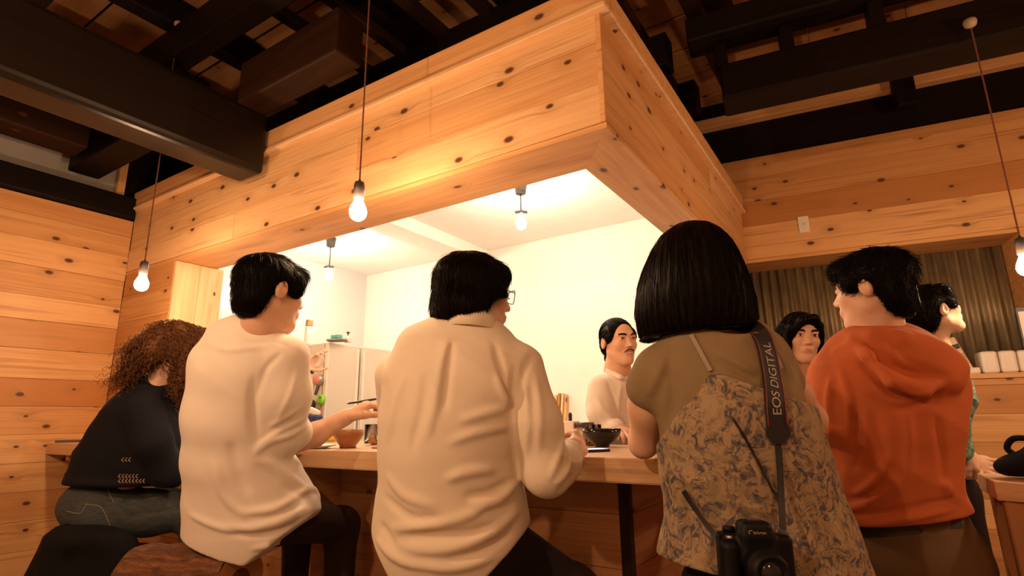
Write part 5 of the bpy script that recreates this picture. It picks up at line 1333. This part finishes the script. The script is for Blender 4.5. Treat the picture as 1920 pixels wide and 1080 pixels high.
# ================================================================ man in the kitchen
M_WSHIRT = cloth('white_cotton', (.82, .76, .68), var=.02, bump=.12)
def man_kitchen():
    t = person('smiling man in a white shirt with tied-back hair inside the kitchen', P(1160, 900, 2.80)*np.array([1, 1, 0]))
    H = Frame(P(1160, 640, 2.78), D3(.36, -.93, -.04), D3(-.05, 0, 1), 1.02)
    neck = P(1158, 692, 2.80); side = unit(D3(.85, .52))
    B = SDF(.02); head_sdf(B, H, smile=True, neck_to=neck, neck_r=.05)
    B.loft([(neck, .06, .06), (P(1160, 740, 2.83), .10, .05), (P(1160, 900, 2.84), .10, .07)], side, k=.04)
    sl = P(1122, 728, 2.74); el = P(1132, 815, 2.70); wl = P(1164, 808, 2.56)
    B.chain([sl, el, wl], (.045, .038, .026), k=.03); hand_sdf(B, wl, unit(P(1180, 812, 2.45)-wl), D3(0, 0, -1), 1, (.3, .4, .3))
    sr = P(1205, 730, 2.90); er = P(1222, 815, 2.84); wr = P(1180, 806, 2.60)
    B.chain([sr, er, wr], (.045, .038, .026), k=.03); hand_sdf(B, wr, D3(-.7, -.7, 0), D3(0, 0, -1), -1, (.3, .4, .3))
    T = SDF(.03); pel = P(1160, 930, 2.84); hips = [pel-side*.08, pel+side*.08]
    knees = [np.array([*(h)[:2], .45]) for h in hips]; ank = [np.array([*(h)[:2], .09]) for h in hips]
    legs_sdf(B, T, pel, hips, knees, ank)
    B.obj('body', .0042, M_SKIN, t); T.obj('trousers', .013, M_TROUSER, t)
    for a_ in ank: shoe(t, np.array([*(a_+D3(-.02, .05))[:2], 0]), np.array([*(a_-D3(-.08, .16))[:2], 0]), M_SHOE)
    C = SDF(.03)
    C.loft([(P(1158, 714, 2.80), .072, .06), (P(1158, 724, 2.81), .13, .08), (P(1160, 740, 2.82), .18, .10), (P(1160, 900, 2.84), .16, .12)], side, k=.035)
    C.chain([P(1124, 725, 2.75), P(1126, 775, 2.70), P(1134, 808, 2.69)], (.058, .058, .05), k=.03); C.cone(P(1134, 808, 2.69), P(1156, 802, 2.60), .048, .042, k=.02)
    C.chain([sr, er], (.058, .05), k=.03); C.cone(er, wr*.8+er*.2, .048, .04, k=.02)
    C.ell(P(1160, 690, 2.79), (.058, .062, .045), op='s', k=.008); C.cut(P(1160, 925, 2.7), -ZH)
    # collar leaves
    C.slab(P(1141, 696, 2.77), P(1164, 708, 2.71), (.012, .02), (.014, .02), ZH, k=.01)
    for pix, w, a in (([(1140, 715), (1150, 745), (1156, 775)], .010, -.010), ([(1118, 740), (1128, 765), (1145, 780)], .010, .008), ([(1112, 760), (1125, 785), (1145, 795)], .008, -.007), ([(1165, 720), (1160, 750), (1158, 790)], .009, .007)):
        q = C.hits(pix, 6)
        if len(q) > 2: C.fold(q, w, a)
    C.disp.append(wrinkle(34, .003, D3(.5, 0, 1), 61)); C.obj('shirt', .007, M_WSHIRT, t)
    face_parts(H, t, smile=True, moustache=True, gaze=(.002, .001))
    K = SDF(.02); a = H.at
    K.ell(a(0, -.020, .036), np.array([.080, .100, .084]), H.A); K.ell(a(0, -.060, -.025), np.array([.068, .046, .055]), H.A, k=.03)
    for e in (-1, 1): K.ell(a(e*.070, .012, .025), np.array([.014, .040, .036]), H.A, k=.02)
    K.ell(a(0, .104, -.005), np.array([.078, .066, .104]), H.A, op='s', k=.012)
    for e in (-1, 1): K.ell(a(e*.092, .0, -.034), np.array([.026, .030, .036]), H.A, op='s', k=.010)
    K.ell(a(0, -.100, -.075), np.array([.026, .026, .040]), H.A, k=.006)
    bun = a(0, -.10, -.03)
    grow_hair(K, M_HAIR, t, lambda p: unit_rows(bun-p)*.9+ZH*.05, 1300, .07, vox=.006, lift=.002, rad=.0014, seed=23, wob=.10)
man_kitchen()

# ================================================================ helper behind the T-shirt man, only a gesturing hand in view
def kitchen_helper():
    t = person('kitchen helper hidden behind the T-shirt man, raising a hand', P(520, 800, 4.05)*np.array([1, 1, 0]))
    H = Frame(P(505, 662, 4.05), D3(.5, -.85), ZH); neck = P(505, 705, 4.07); side = unit(D3(.9, .43))
    B = SDF(.02); head_sdf(B, H, neck_to=neck)
    B.loft([(neck, .06, .06), (P(505, 735, 4.08), .14, .07), (P(505, 850, 4.10), .12, .09)], side, k=.04)
    sr = P(538, 742, 4.1); er = P(562, 742, 3.85); wr = P(577, 692, 3.78)
    B.chain([sr, er, wr], (.042, .036, .026), k=.03)
    hand_sdf(B, wr, unit(D3(.45, .1, .9)), D3(.9, -.3, -.3), 1, spread=.10, fingers=[(-.1, .2, .1), (.3, .5, .4), (.5, .7, .5), (.6, .8, .5)], thumb_curl=.2, thumb_out=.9)
    q0 = P(583, 692, 3.77); B.chain([q0, P(600, 695, 3.75), P(614, 690, 3.74)], (.014, .011, .008), k=.01)
    sl = P(470, 745, 4.10); B.chain([sl, sl-ZH*.26, sl-ZH*.28+D3(.1, -.2)], (.042, .036, .026), k=.03); hand_sdf(B, sl-ZH*.28+D3(.1, -.2), D3(.4, -.9), -ZH, 1)
    T = SDF(.03); pel = P(505, 870, 4.10); hips = [pel-side*.08, pel+side*.08]
    knees = [np.array([*h[:2], .45]) for h in hips]; ank = [np.array([*h[:2], .09]) for h in hips]
    legs_sdf(B, T, pel, hips, knees, ank); B.obj('body', .006, M_SKIN2, t); T.obj('trousers', .014, M_TROUSER, t)
    C = SDF(.03); C.loft([(P(505, 716, 4.07), .07, .06), (P(505, 728, 4.08), .15, .08), (P(505, 860, 4.10), .14, .11)], side, k=.04); C.cone(sr, er*.6+sr*.4, .055, .05); C.cone(sl, sl-ZH*.16, .055, .055)
    C.cut(P(505, 865, 4.10), -ZH); C.obj('shirt', .012, cloth('grey_jersey', (.35, .33, .31)), t)
    K = SDF(.02); a = H.at; K.ell(a(0, -.020, .036), np.array([.083, .10, .084]), H.A); K.ell(a(0, .11, -.03), np.array([.08, .065, .09]), H.A, op='s', k=.02)
    grow_hair(K, M_HAIR, t, lambda p: -ZH+0*p, 0, .05, vox=.009)
    tube('wrist_watch', [wr-D3(.0, 0, .012)+D3(.033*math.cos(k), .033*math.sin(k), -.012*math.cos(k)) for k in np.linspace(0, 2*math.pi, 21)], .010, M_BLACK, t, 8)
    for a_ in ank: shoe(t, np.array([*(a_+D3(-.02, .05))[:2], 0]), np.array([*(a_-D3(-.06, .16))[:2], 0]), M_SHOE)
kitchen_helper()
# ================================================================ things in the kitchen
M_FRIDGE = plain('fridge_enamel', (.70, .63, .54), .35, var=.02); M_FRIDGE_TRIM = plain('fridge_trim', (.80, .75, .67), .35, var=.02); M_SEAM = plain('rubber_seal', (.16, .13, .11), .6)
XFR = -3.40; cfr = onx(617, 641, XFR); ZT = cfr[2]; Y0 = cfr[1]; Y1 = onx(677, 648, XFR)[1]; Y2 = Y1+(Y1-Y0)
fr = empty('refrigerator', (XFR-.3, (Y0+Y2)/2, 0)); tag(fr, 'cream two-door refrigerator standing against the kitchen wall', 'refrigerator')
box('cabinet', (XFR-.62, Y0, .04), (XFR-.052, Y2+.02, ZT), M_FRIDGE, fr, bev=.008, seg=2)
box('plinth', (XFR-.58, Y0+.03, 0), (XFR-.08, Y2-.01, .04), M_SEAM, fr, bev=0)
for ya, yb, hy in ((Y0+.002, Y1-.008, Y1-.03), (Y1+.008, Y2+.018, Y1+.03)):
    d = box('door', (XFR-.046, ya, .70), (XFR, yb, ZT-.004), M_FRIDGE, fr, bev=.008, seg=2)
    box('edge_strip', (XFR-.004, min(hy-.012, hy+.012), .74), (XFR+.010, hy+.012, ZT-.03), M_FRIDGE_TRIM, d, bev=.003)
    box('door', (XFR-.046, ya, .06), (XFR, yb, .69), M_FRIDGE, fr, bev=.008, seg=2)
box('seal', (XFR-.051, Y0+.006, .06), (XFR-.047, Y2+.012, ZT-.01), M_SEAM, fr, bev=0)
box('edge_strip', (XFR-.03, Y0-.004, .06), (XFR+.002, Y0+.010, ZT-.004), M_FRIDGE_TRIM, fr, bev=.003)
# magnets on its side
def on_side(x, y, off=.0): return ony(x, y, Y0-off)
def disc(name, c, r, th, mat, label, cat, n=24, flat=1.0):
    o = mesh_obj(name, lathe_mesh(name, [(r*.92, 0), (r, th*.25), (r, th*.75), (r*.9, th)], n), mat, None, frame(c, (1, 0, 0), (0, 0, 1), (0, -1, 0)), True)
    return tag(o, label, cat)
t = empty('kitchen_timer', tuple(on_side(601, 712))); tag(t, 'round kitchen timer with a pink face on the refrigerator side', 'timer')
F0 = frame(on_side(601, 712), (1, 0, 0), (0, 0, 1), (0, -1, 0))
mesh_obj('case', lathe_mesh('case', [(.040, 0), (.044, .01), (.044, .035), (.040, .04)], 28), plain('timer_case', (.45, .40, .36), .3, .5), t, F0, True)
mesh_obj('face', lathe_mesh('face', [(.037, .0405), (.036, .043)], 28), plain('timer_face', (.75, .25, .20), .4), t, F0, True)
t = empty('clip_magnet', tuple(on_side(587, 722))); tag(t, 'ring shaped magnet clip on the refrigerator side', 'magnet')
c = on_side(583, 722, .008); tube('ring', [c+np.array([.034*math.cos(k), 0, .034*math.sin(k)]) for k in np.linspace(0, 2*math.pi, 25)], .004, M_WHITEPL, t)
c = on_side(594, 732, .010); bar('clip', c-np.array([.014, 0, .03]), c+np.array([.012, 0, .03]), .02, .02, plain('clip_grey', (.10, .09, .08), .5), t, up=(0, 1, 0))
disc('black_magnet', on_side(586, 759), .040, .03, plain('dark_metal_knob', (.10, .09, .085), .2, .8), 'shiny dark round magnet below the ring clip', 'magnet')
t = empty('apple_timer', tuple(on_side(602, 749))); tag(t, 'bright green apple shaped timer on the refrigerator side', 'timer')
S = SDF(.012); c = on_side(602, 749, .022); S.ell(c-np.array([.013, 0, 0]), (.030, .022, .040)); S.ell(c+np.array([.013, 0, 0]), (.030, .022, .040))
S.obj('apple', .005, plain('apple_green', (.25, .62, .06), .35), t); c2 = on_side(600, 745, .046)
mesh_obj('dial', lathe_mesh('dial', [(.011, 0), (.011, .004), (.009, .005)], 18), plain('dial_green', (.14, .36, .04), .4), t, frame(c2, (1, 0, 0), (0, 0, 1), (0, -1, 0)), True)
c = on_side(601, 774, .0); tag(box('pink_magnet', c-np.array([.014, .012, .035]), c+np.array([.014, 0, .035]), plain('pink_plastic', (.70, .30, .26), .4), bev=.004), 'slim pink magnet under the green apple timer', 'magnet')
# on top of the refrigerator
def otop(x, y): return onz(x, y, ZT)
c = otop(618, 639); S = SDF(.02); S.slab(c+np.array([-.06, .05, .012]), c+np.array([.05, .10, .012]), (.055, .012), (.055, .012), (0, 1, 0)); S.cut(c+np.array([0, 0, .001]), -ZH)
tag(S.obj('grey_cloth', .006, plain('grey_fabric', (.30, .26, .23), .9)), 'folded grey cloth lying on the refrigerator', 'cloth')
tag(box('teal_box', c+np.array([-.05, .045, .0245]), c+np.array([.03, .095, .052]), plain('teal_card', (.10, .48, .44), .4), bev=.004), 'small teal box on the folded grey cloth', 'box')
c = otop(640, 641)+np.array([0, .06, 0]); t = empty('pump_bottle', tuple(c)); tag(t, 'small pump bottle standing on the refrigerator', 'bottle')
lathe('bottle', [(.022, .001), (.024, .005), (.024, .035), (.014, .05), (.009, .055)], M_WHITEPL, c, t); lathe('pump_head', [(.005, .055), (.005, .07), (.012, .072), (.012, .082), (.004, .084)], M_SOCKET, c, t)
c = otop(567, 650)+np.array([.0, .05, 0]); t = empty('spray_can', tuple(c)); tag(t, 'tall canister with a golden cap standing on the refrigerator', 'canister')
hh_ = (650-598)/FPX*float((c-CAM)@FW)
lathe('can', [(.030, .001), (.032, .004), (.032, hh_*.72), (.026, hh_*.76)], plain('can_label', (.80, .72, .68), .3, var=.04), c, t)
lathe('base_ring', [(.0328, .001), (.0328, .022)], plain('can_red', (.28, .06, .05), .4), c, t)
lathe('cap', [(.028, hh_*.765), (.029, hh_*.78), (.029, hh_*.97), (.026, hh_)], plain('golden_cap', (.50, .28, .12), .35, .4), c, t)
# worktop along the back wall with a cutting board
kw = empty('kitchen_worktop', (-2.0, 3.7, 0)); tag(kw, 'pale worktop unit along the back kitchen wall', 'worktop')
box('top', (-3.3, 3.36, .86), (-.95, 3.975, .90), M_WHITEPL, kw, bev=.004)
for i in range(4): box('door', (-3.28+i*.58, 3.40, .08), (-3.28+i*.58+.57, 3.42, .855), M_FRIDGE, kw, bev=.003)
box('carcass', (-3.28, 3.425, .0), (-.96, 3.97, .855), M_FRIDGE, kw, bev=0)
pc = ony(1050, 737, 3.9); cb = empty('cutting_board', (pc[0], 3.9, .901)); tag(cb, 'striped wooden cutting board leaning at the back kitchen wall', 'cutting board')
for k, m in enumerate((M_POST, M_CEDAR, M_POST, M_CEDAR)):
    x0_ = pc[0]-.075+k*.030
    bar('strip', (x0_+.015, 3.885, .901), (x0_+.015, 3.955, pc[2]-(.012 if k in (0, 3) else 0)), .0296, .018, m, cb, up=(1, 0, 0), bev=.002)

# ================================================================ on the counter
M_BOWL = wood('turned_bowl', (.42, .20, .085), (.30, .12, .045), knots=0, rough=.3); M_LACQ = plain('black_lacquer', (.010, .008, .008), .12)
def cz(x, y): return onz(x, y, CT+.0005)
def bowl(name, c, r, h, mat, label, foot=.5):
    o = lathe(name, [(r*foot*.86, 0), (r*foot, .002), (r*foot*.96, h*.14), (r*.70, h*.36), (r*.92, h*.68), (r, h), (r*.965, h), (r*.88, h*.68), (r*.62, h*.36), (.001, h*.24)], mat, c, None, 36)
    return tag(o, label, 'bowl')
c = cz(652, 840); bowl('wooden_bowl', c, .068, .076, M_BOWL, 'brown wooden bowl beside the T-shirt man\'s forearm', .52)
c = cz(1129, 838); bowl('lacquer_bowl', c, .080, .070, M_LACQ, 'glossy black bowl between the cream shirt man and the woman', .38)
n = NT('clear_glass'); set_p(n.b, (.95, .92, .88), .04); n.b.inputs['Transmission Weight'].default_value = 1.0; n.b.inputs['IOR'].default_value = 1.35; M_CLEAR = n.m
c = cz(698, 834); t = empty('drinking_glass', tuple(c)); tag(t, 'clear tumbler with an orange drink beside the wooden bowl', 'glass')
lathe('tumbler', [(.036, .0), (.038, .003), (.040, .095), (.0385, .095), (.036, .008), (.001, .006)], M_CLEAR, c, t, 32)
lathe('drink', [(.0345, .0085), (.0365, .042), (.001, .044)], plain('orange_drink', (.75, .36, .08), .2, var=.3, scale=60), c, t, 24)
S = SDF(.008)
for dx, dy, dz in ((.012, .004, .048), (-.014, .008, .046), (.0, -.014, .050)): S.rbox(c+np.array([dx, dy, dz]), (.012, .012, .010), .003)
S.obj('fruit_pieces', .004, plain('fruit', (.72, .42, .16), .4, var=.2), t)
tag(lathe('coaster', [(.055, 0), (.056, .002), (.055, .005), (.05, .006)], M_BASE, cz(722, 840)), 'dark round coaster beside the tumbler', 'coaster')
c = cz(684, 832)+np.array([-.0, .03, 0]); tag(lathe('soy_bottle', [(.020, 0), (.022, .003), (.022, .045), (.014, .06), (.010, .075), (.012, .077), (.012, .086)], M_LACQ, c), 'small dark sauce bottle behind the wooden bowl', 'bottle')
c = cz(596, 841); tag(lathe('white_plate', [(.035, 0), (.04, .003), (.075, .013), (.074, .015), (.04, .006), (.001, .005)], M_WHITEPL, c), 'white plate under the T-shirt man\'s forearm', 'plate')
c = cz(958, 848); tag(lathe('saucer', [(.035, 0), (.04, .003), (.07, .012), (.069, .014), (.04, .006), (.001, .005)], M_WHITEPL, c), 'white saucer beside the cream shirt man\'s elbow', 'plate')
t = empty('smartphone', tuple(cz(1114, 846))); tag(t, 'dark phone with a glowing edge lying before the black bowl', 'phone')
m = frame(cz(1110, 847), unit(D3(.9, .4)), unit(D3(-.4, .9)), ZH); box('case', (-.055, -.03, 0), (.055, .03, .009), M_BLACK, t, m, bev=.003, seg=2)
box('screen', (-.05, -.026, .009), (.05, .026, .0096), glow('phone_screen', (.55, .6, 1.0), 1.6), t, m, bev=0)
t = empty('condiment_box', tuple(cz(1070, 826))); tag(t, 'white condiment box with a dark stopper by the kitchen side of the counter', 'box')
c = cz(1070, 825); c[1] = min(c[1], 2.22); c = np.array([*ony(1066, 800, 2.2)[:2], CT+.0005]); box('carton', c+np.array([-.05, -.03, 0]), c+np.array([.04, .03, .10]), M_WHITEPL, t, bev=.003)
lathe('stopper', [(.007, .1002), (.008, .125), (.005, .135)], M_BLACK, c+np.array([.01, 0, 0]), t)
c = np.array([*ony(1097, 800, 2.2)[:2], CT+.0005]); t = empty('spice_tin', tuple(c)); tag(t, 'brown lidded tin beside the white condiment box', 'tin')
lathe('tin', [(.036, 0), (.038, .002), (.038, .075)], plain('tin_brown', (.30, .20, .12), .4, .3), c, t); lathe('lid', [(.0395, .0755), (.0395, .092), (.036, .094)], M_SOCKET, c, t)
for k, (x, nm) in enumerate(((1107, 'nearer the spice tin'), (1118, 'nearer the man in the kitchen'))):
    c = np.array([*ony(x, 800, 2.17+.05*k)[:2], CT+.0005]); tag(lathe('glass_jar', [(.018, 0), (.020, .002), (.021, .085), (.0195, .085), (.018, .005), (.001, .004)], M_CLEAR, c), 'small empty glass on the counter, ' + nm, 'glass')
c = np.array([*ony(588, 800, 2.15)[:2], CT+.0005]); t = empty('blue_packet', tuple(c)); tag(t, 'dark blue packet with a white folded top behind the forearm', 'packet')
S = SDF(.01); S.rbox(c+np.array([0, 0, .075]), (.05, .028, .075), .014); S.disp.append(wrinkle(70, .003, (.3, .2, 1), 3)); S.cut(c, -ZH); S.obj('bag', .006, plain('blue_foil', (.012, .03, .17), .35), t)
S = SDF(.008); S.rbox(c+np.array([0, 0, .165]), (.044, .012, .018), .008, np.array([[.95, 0, -.3], [0, 1, 0], [.3, 0, .95]])); S.obj('folded_top', .005, M_WHITEPL, t)
c = np.array([*ony(618, 800, 2.12)[:2], CT+.0005]); S = SDF(.01); S.rbox(c+np.array([0, 0, .055]), (.055, .025, .055), .02); S.disp.append(wrinkle(80, .004, (1, .2, .6), 5)); S.cut(c, -ZH)
tag(S.obj('snack_bag', .006, plain('yellow_foil', (.62, .42, .06), .4, var=.3)), 'crumpled yellow snack bag beside the blue packet', 'bag')
m = frame(onz(127, 829, CT+.0005), unit(D3(1, .3)), unit(D3(-.3, 1)), ZH)
tag(box('dark_notebook', (-.08, -.05, 0), (.08, .05, .014), plain('notebook_cover', (.10, .075, .06), .6), None, m, bev=.002), 'thin dark notebook at the left end of the counter', 'notebook')

# ================================================================ seats
def bark():
    n = NT('cedar_bark'); tc = n.n('ShaderNodeTexCoord'); o = n.vmath('MULTIPLY', tc.outputs['Object'], (2.5, 12, 12)); f = n.noise(o, 4, 8, .7, .6)
    n.l(n.ramp(f, [(.32, (.045, .016, .007)), (.52, (.16, .06, .022)), (.72, (.34, .15, .06))]), n.b.inputs['Base Color']); set_p(n.b, None, .85); n.bump(f, .9, .012); return n.m
def endgrain():
    n = NT('log_end'); tc = n.n('ShaderNodeTexCoord'); w = n.n('ShaderNodeTexWave', wave_type='RINGS', rings_direction='X'); w.inputs['Scale'].default_value = 22; w.inputs['Distortion'].default_value = 1.2
    n.l(tc.outputs['Object'], w.inputs['Vector']); sep = n.n('ShaderNodeVectorMath', operation='LENGTH'); n.l(n.vmath('MULTIPLY', tc.outputs['Object'], (0, 1, 1)), sep.inputs[0])
    c = n.mix(n.math('MULTIPLY', w.outputs['Fac'], .35), (.50, .25, .10), (.34, .14, .05)); c = n.mix(n.math('LESS_THAN', sep.outputs[1], .055), c, (.13, .045, .018)); n.l(c, n.b.inputs['Base Color']); set_p(n.b, None, .7); return n.m
M_BARK = bark(); M_END = endgrain()
def log_bench(a, b, r, label):
    a = np.asarray(a, float); b = np.asarray(b, float); x = unit(b-a); L = np.linalg.norm(b-a); y = unit(np.cross(ZH, x)); z = np.cross(x, y)
    t = empty('log_bench', tuple(((a+b)/2)*np.array([1, 1, 0]))); tag(t, label, 'bench', 'log benches at the counter')
    vs = []; fs = []; N = 40; K = 30
    for i in range(K+1):
        for k in range(N):
            an = 2*math.pi*k/N; rr = r*(1+.025*math.sin(3*an+i*.3)+.02*math.sin(7*an-i*.7)+.012*math.sin(i*1.9+an*2))
            vs.append((-L/2+L*i/K, rr*math.cos(an), rr*math.sin(an)))
    for i in range(K):
        for k in range(N): j = (k+1) % N; fs.append((i*N+k, i*N+j, (i+1)*N+j, (i+1)*N+k))
    F_ = frame((a+b)/2, x, y, z)
    me = bpy.data.meshes.new('log'); me.from_pydata(vs, [], fs); me.update(); mesh_obj('log', me, M_BARK, t, F_, True)
    for s_ in (-1, 1):
        ring = [((L/2+.003)*s_, vs[k][1]*.985, vs[k][2]*.985) for k in range(N)]
        bm = bmesh.new(); bv = [bm.verts.new(p) for p in ring]; ce = bm.verts.new(((L/2+.004)*s_, 0, 0))
        for k in range(N): bm.faces.new((bv[k], bv[(k+1) % N], ce) if s_ > 0 else (bv[(k+1) % N], bv[k], ce))
        bm_obj('cut_face', bm, M_END, t, F_)
        for w_ in (-1, 1):
            top = (a+b)/2+x*s_*L*.36+y*w_*r*.45-z*r*.6; bar('leg', top, np.array([*(top+x*s_*.04+y*w_*.07)[:2], .0]), .045, .045, M_BASE, t, up=tuple(x))
la, lb = P(262, 1080, 1.88), P(448, 1080, 1.80); la[2] = lb[2] = .562
log_bench(la, lb, .118, 'bark covered log bench under the man in the white T-shirt')
c = P(250, 1050, 2.50); log_bench(np.array([*(c-RH*.32)[:2], .445]), np.array([*(c+RH*.30)[:2], .445]), .105, 'bark covered log bench under the curly haired woman')
c = P(850, 1050, 1.56); t = empty('stump_stool', (c[0], c[1], 0)); tag(t, 'tree stump stool under the man in the cream shirt', 'stool')
lathe('stump', [(.19, 0), (.185, .02), (.17, .25), (.165, .585), (.155, .592)], M_BARK, (c[0], c[1], 0), t, 40)
lathe('cut_face', [(.158, .592), (.15, .596), (.001, .597)], M_END, (c[0], c[1], 0), t, 40)
# black coat thrown over the end of the bench
S = SDF(.05)
S.slab(P(215, 1000, 2.34), P(150, 1010, 2.30), (.10, .035), (.13, .05), D3(0, 1, 0)); S.slab(P(185, 1010, 2.26), P(150, 1130, 2.24), (.12, .05), (.17, .075), RH); S.slab(P(120, 1020, 2.28), P(75, 1140, 2.26), (.10, .05), (.13, .08), RH)
S.slab(P(215, 1030, 2.26), P(190, 1150, 2.24), (.07, .04), (.10, .06), RH); S.disp.append(wrinkle(28, .010, D3(1, 0, .2), 71))
tag(S.obj('black_coat', .010, M_COAT), 'black coat draped over the bench end at the lower left', 'coat')

# ================================================================ right side: ledge, table, bag
def on_ledge(x, depth_in):           # point on the ledge seen in column x
    z = 1.3185; r = ray(x, 700); p0 = WO-WN*depth_in; p_ = CAM+r*(((p0-CAM)@WN)/(r@WN)); p_[2] = z; return p_
for k, (xa, xb) in enumerate(((1838, 1871), (1873, 1906), (1908, 1941))):
    a = on_ledge(xa, .10); b = on_ledge(xb, .10); w = np.linalg.norm(b-a)/2; h = (697-657)/FPX*float((a-CAM)@FW)/2*1.02
    S = SDF(.01); S.rbox((a+b)/2+ZH*(h+.001), (w, .07, h), .018, np.array([WU, -WN, ZH]))
    tag(S.obj('white_canister', .006, M_WHITEPL), 'white rounded container on the ledge, %s' % ('next to the telephone', 'the middle of three', 'the one farthest from the telephone')[k], 'container', 'white containers on the ledge')
t = empty('telephone', tuple(on_ledge(1822, .08))); tag(t, 'cream cordless telephone standing in its charging cradle on the ledge', 'telephone')
pl = on_ledge(1812, .08); S = SDF(.012); S.rbox(pl+ZH*.022, (.066, .05, .021), .01, np.array([WU, -WN, ZH])); S.rbox(pl+ZH*.05-WU*.035, (.022, .04, .04), .01, np.array([WU, -WN, ZH])); S.obj('cradle', .006, M_WHITEPL, t)
ht = pl+ZH*.135+WN*.02-WU*.022; ax = np.array([unit(WU+ZH*.30), unit(WN*1.0+ZH*.1), unit(ZH-WU*.30)])
S = SDF(.01); S.rbox(ht, (.027, .015, .112), .013, ax); hs = S.obj('handset', .005, plain('phone_cream', (.66, .52, .34), .35), t)
Fh = frame(ht+unit(WN+ZH*.1)*.0155, ax[0], -np.cross(ax[2], ax[0])*-1, ax[2])
box('display', (-.018, -.002, .030), (.018, .002, .062), plain('display_dark', (.05, .05, .045), .2), hs, Fh, bev=.001)
for r_ in range(4):
    for c_ in range(3): box('key', (-.018+c_*.0135, -.003, -.012-r_*.017), (-.018+c_*.0135+.0095, .002, -.012-r_*.017+.010), plain('key_grey', (.35, .28, .18), .4) if r_+c_ == 0 else bpy.data.materials['key_grey'], hs, Fh, bev=.001)
# framed notice on the jamb
a = onw(1909, 585, .004); b = onw(1909, 640, .004); mm = frame((a+b)/2, WU, -WN, ZH); hz = abs(a[2]-b[2])/2
t = empty('framed_notice', tuple((a+b)/2)); tag(t, 'white framed notice with dark border at the right edge beside the opening', 'notice')
box('frame', (0, -.012, -hz-.04), (.20, 0, hz+.03), M_BLACK, t, mm); box('paper', (.010, -.0145, -hz), (.19, -.0125, hz), M_WHITEPL, t, mm, bev=0)
# table at the right edge
ZTB = .885
A_, B_ = onz(1863, 903, ZTB), onz(1831, 886, ZTB); ex = unit(onz(1925, 907, ZTB)-A_); C_ = A_+ex*.9; D_ = B_+ex*.9
tb = empty('side_table', tuple((A_+ex*.4)*np.array([1, 1, 0]))); tag(tb, 'rough wooden table at the right edge holding a black bag', 'table')
vs = [tuple(p+ZH*dz) for dz in (-.052, 0) for p in (A_, C_, D_, B_)]
o = py_obj('table_top', vs, [(3, 2, 1, 0), (4, 5, 6, 7), (0, 1, 5, 4), (1, 2, 6, 5), (2, 3, 7, 6), (3, 0, 4, 7)], M_COUNTER, tb); md = o.modifiers.new('bev', 'BEVEL'); md.width = .004; md.segments = 2
ey = unit(B_-A_); ly = np.linalg.norm(B_-A_)
for u, v_ in ((.05, .04), (.85, .04), (.05, ly-.06), (.85, ly-.06)):
    p_ = A_+ex*u+ey*v_-ZH*.053; bar('leg', p_, np.array([*(p_+ex*(.02 if u < .4 else -.02))[:2], 0]), .065, .05, M_BASE, tb, up=tuple(ey))
bar('apron', A_+ex*.08+ey*.05-ZH*.11, A_+ex*.82+ey*.05-ZH*.11, .02, .11, M_BASE, tb); bar('apron', A_+ex*.06+ey*.07-ZH*.11, A_+ex*.06+ey*(ly-.07)-ZH*.11, .02, .11, M_BASE, tb)
bc = A_+ex*.17+ey*ly*.62; bg_ = empty('black_bag', tuple(bc)); tag(bg_, 'black fabric bag with a looped handle on the side table', 'bag')
S = SDF(.03); S.ell(bc+ZH*.045, (.10, .075, .048), np.array([ex, ey, ZH])); S.ell(bc+ex*.04+ZH*.07, (.08, .05, .038), np.array([ex, ey, ZH])); S.ell(bc-ex*.085+ZH*.035, (.045, .05, .035), np.array([ex, ey, ZH])); S.disp.append(wrinkle(45, .005, ex*.6+ZH*.5, 81)); S.cut(bc+ZH*.001, -ZH)
S.obj('bag', .007, M_COAT, bg_)
tube('handle', spline([bc-ex*.07+ZH*.06, bc-ex*.095+ZH*.085, bc-ex*.075+ZH*.115, bc-ex*.03+ZH*.112, bc-ex*.005+ZH*.085], 20), .009, M_COAT, bg_)
tube('handle', spline([bc+ex*.05+ZH*.095, bc+ex*.11+ZH*.105, bc+ex*.16+ZH*.09], 14), .009, M_COAT, bg_)
tube('zip', spline([bc-ex*.03-ey*.055+ZH*.08, bc+ex*.01-ey*.072+ZH*.06, bc+ex*.06-ey*.070+ZH*.035], 14), .003, plain('zip_red', (.14, .03, .03), .4), bg_)
